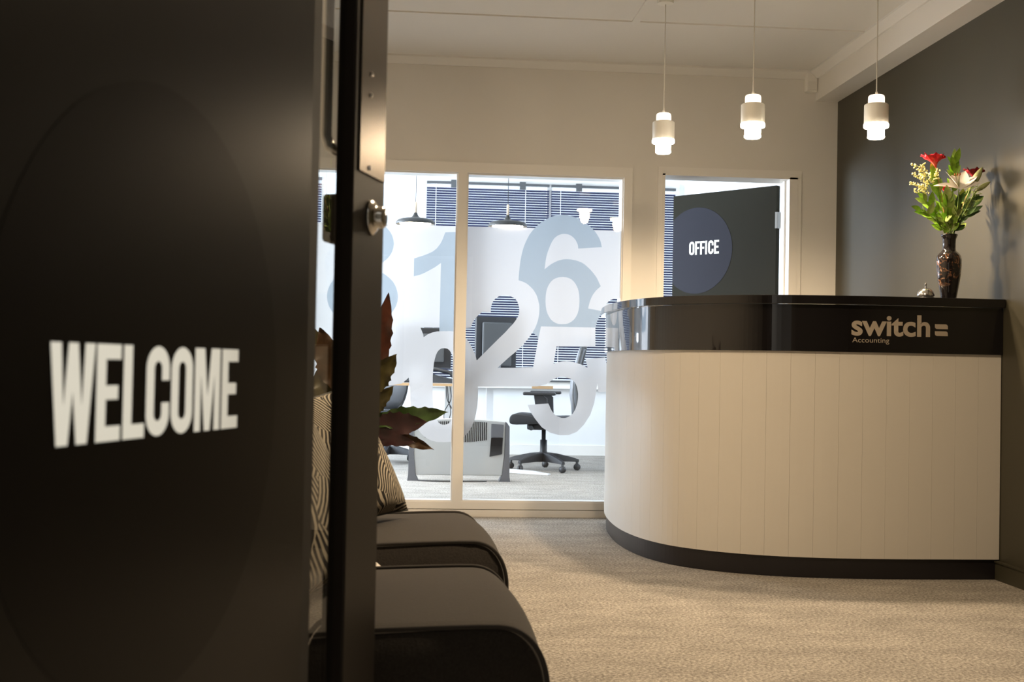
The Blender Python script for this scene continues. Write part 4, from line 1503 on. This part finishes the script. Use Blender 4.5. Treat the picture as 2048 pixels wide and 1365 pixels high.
def office_chair(loc, rz, label):
    c = thing('office_chair', label, 'chair', loc, rz)
    for k in range(5):
        a = k * 2 * PI / 5 + .35
        bm = bmesh.new()
        rows = []
        for i, (r_, hw, z0, z1) in enumerate(((.025, .032, .075, .155), (.12, .026, .078, .145), (.25, .019, .075, .115), (.315, .016, .072, .095))):
            ca, sa = math.cos(a), math.sin(a)
            rows.append([bm.verts.new((ca * r_ - sa * y, sa * r_ + ca * y, z)) for y, z in ((-hw, z0), (hw, z0), (hw * .8, z1), (-hw * .8, z1))])
        for p, q in zip(rows, rows[1:]):
            for j in range(4):
                bm.faces.new((p[j], p[(j + 1) % 4], q[(j + 1) % 4], q[j]))
        bm.faces.new(rows[0])
        bm.faces.new(rows[-1])
        bmesh.ops.recalc_face_normals(bm, faces=bm.faces)
        lg = bevel_mod(obj('base_arm', bm, 'black_plastic', c), .004)
        lg['label'] = 'black base arm'
        caster(math.cos(a) * .30, math.sin(a) * .30, lg, a + .6)
    obj('gas_column', lathe([(0, .08), (.035, .08), (.033, .16), (.030, .165), (.030, .26), (.018, .262), (.018, .36), (0, .36)], 24), 'black_plastic', c, True)
    bevel_mod(obj('tilt_mechanism', B(-.14, .12, -.06, .06, .345, .40), 'black_plastic', c), .015)
    kn = obj('tension_knob', lathe([(0, 0), (.022, 0), (.024, .02), (.02, .05), (0, .05)], 18), 'dark_grey', c)
    kn.rotation_euler = (R(90), 0, 0)
    kn.location = (-.10, -.06, .365)
    # seat, front edge at -x
    pr = [(-.27, .425), (-.255, .40), (-.20, .395), (.0, .405), (.20, .415), (.235, .44), (.225, .465), (.05, .462), (-.10, .475), (-.22, .485), (-.26, .465)]
    pr = [(q.x, q.y) for q in catmull([Vector(p) for p in pr], 3, True)]
    bm = bmesh.new()
    prism(bm, pr, -.24, .24)
    bevel_mod(obj('seat', bm, 'black_plastic', c, True), .02, 3)
    # back frame and mesh
    for sy in (-1, 1):
        obj('back_frame', T(catmull([(.18, sy * .05, .40), (.27, sy * .13, .46), (.30, sy * .20, .60), (.28, sy * .215, .80), (.33, sy * .18, 1.06)], 6), .017, 10), 'dark_grey', c, True)
    obj('back_frame', T([(.33, -.18, 1.06), (.335, 0, 1.075), (.33, .18, 1.06)], .017, 10), 'dark_grey', c, True)
    bm = bmesh.new()
    rows = []
    for z, x, hw in ((.47, .262, .12), (.55, .255, .17), (.65, .24, .20), (.76, .245, .205), (.88, .268, .19), (1.0, .30, .178), (1.05, .318, .172)):
        rows.append([bm.verts.new((x + .035 * (y / hw) ** 2 - .012, y, z)) for y in [hw * (-1 + 2 * i / 8) for i in range(9)]])
    for p, q in zip(rows, rows[1:]):
        for j in range(8):
            bm.faces.new((p[j], p[j + 1], q[j + 1], q[j]))
    o = obj('back_mesh', bm, 'mid_grey', c, True)
    sm = o.modifiers.new('thickness', 'SOLIDIFY')
    sm.thickness = .012
    for sy in (-1, 1):
        bm = bmesh.new()
        prism(bm, [(-.02, .40), (.06, .40), (.05, .62), (.02, .645), (-.06, .645)], sy * .262, sy * .29) if sy > 0 else prism(bm, [(-.02, .40), (.06, .40), (.05, .62), (.02, .645), (-.06, .645)], -.29, -.262)
        obj('arm_post', bm, 'black_plastic', c)
        bevel_mod(obj('armrest', B(-.15, .12, sy * .275 - .045, sy * .275 + .045, .6455, .672), 'black_plastic', c), .01, 3)
    return c


office_chair((1.175, 10.42, 0), R(-12), 'black swivel office chair with mesh back, facing left in front of the desk')
office_chair((-.16, 11.05, 0), R(100), 'black swivel office chair half hidden behind the entrance door and plant')

# convector heater standing on the office floor
ht = thing('convector_heater', 'light grey convector heater with slotted top grille and dark end caps', 'heater', (.03, 9.34, 0))
HW, HH = .76, .50
def arch(x):
    return .455 + .02 * math.sin(PI * max(0, min(1, x / HW)))


pts = [(.05, .045), (HW - .05, .045)] + [(HW - .035, .2), (HW - .03, arch(HW))] + [(HW - .03 - (HW - .06) * k / 10, arch(HW - .03 - (HW - .06) * k / 10)) for k in range(1, 11)] + [(.035, .2)]
bm = bmesh.new()
prism(bm, pts, 0, .085)
bevel_mod(obj('front_panel', bm, 'heater_grey', ht), .006)
for x0, s_ in ((0, 1), (HW, -1)):
    bm = bmesh.new()
    prism(bm, [(x0 + s_ * (-.012), .0), (x0 + s_ * .075, .0), (x0 + s_ * .062, .03), (x0 + s_ * .050, .0445), (x0 + s_ * .034, .2), (x0 + s_ * .029, .455), (x0 + s_ * .02, .45), (x0 + s_ * 0, .42), (x0 - s_ * .006, .04)], -.006, .092)
    obj('end_cap', bm, 'heater_dark', ht)
for k in range(38):
    x = .115 + k * .0145
    if x > HW - .17:
        break
    zt = arch(x) - .018
    depth_ = .10 + .06 * math.sin(PI * min(1, max(0, (x - .1) / .65)) + .2)
    obj('grille_slot', B(x, x + .0065, -.0032, -.0002, zt - depth_, zt), 'screen_black', ht)
bm = bmesh.new()
prism(bm, [(HW - .15, .19), (HW - .055, .21), (HW - .050, .335), (HW - .14, .335)], -.009, -.0035)
obj('display', bm, 'screen_black', ht)
bm = bmesh.new()
prism(bm, [(HW - .14, .337), (HW - .050, .337), (HW - .046, .435), (HW - .14, .440)], -.008, -.0035)
obj('control_cover', bm, 'heater_dark', ht)
hc = tag(obj('power_cord', T(catmull([(.10, 9.32, .006), (.2, 9.26, .006), (.35, 9.25, .006), (.55, 9.27, .006), (.62, 9.3, .006)], 6), .004, 6), 'cable_black', None, True), 'thin black power cord lying on the floor in front of the heater', 'cord')
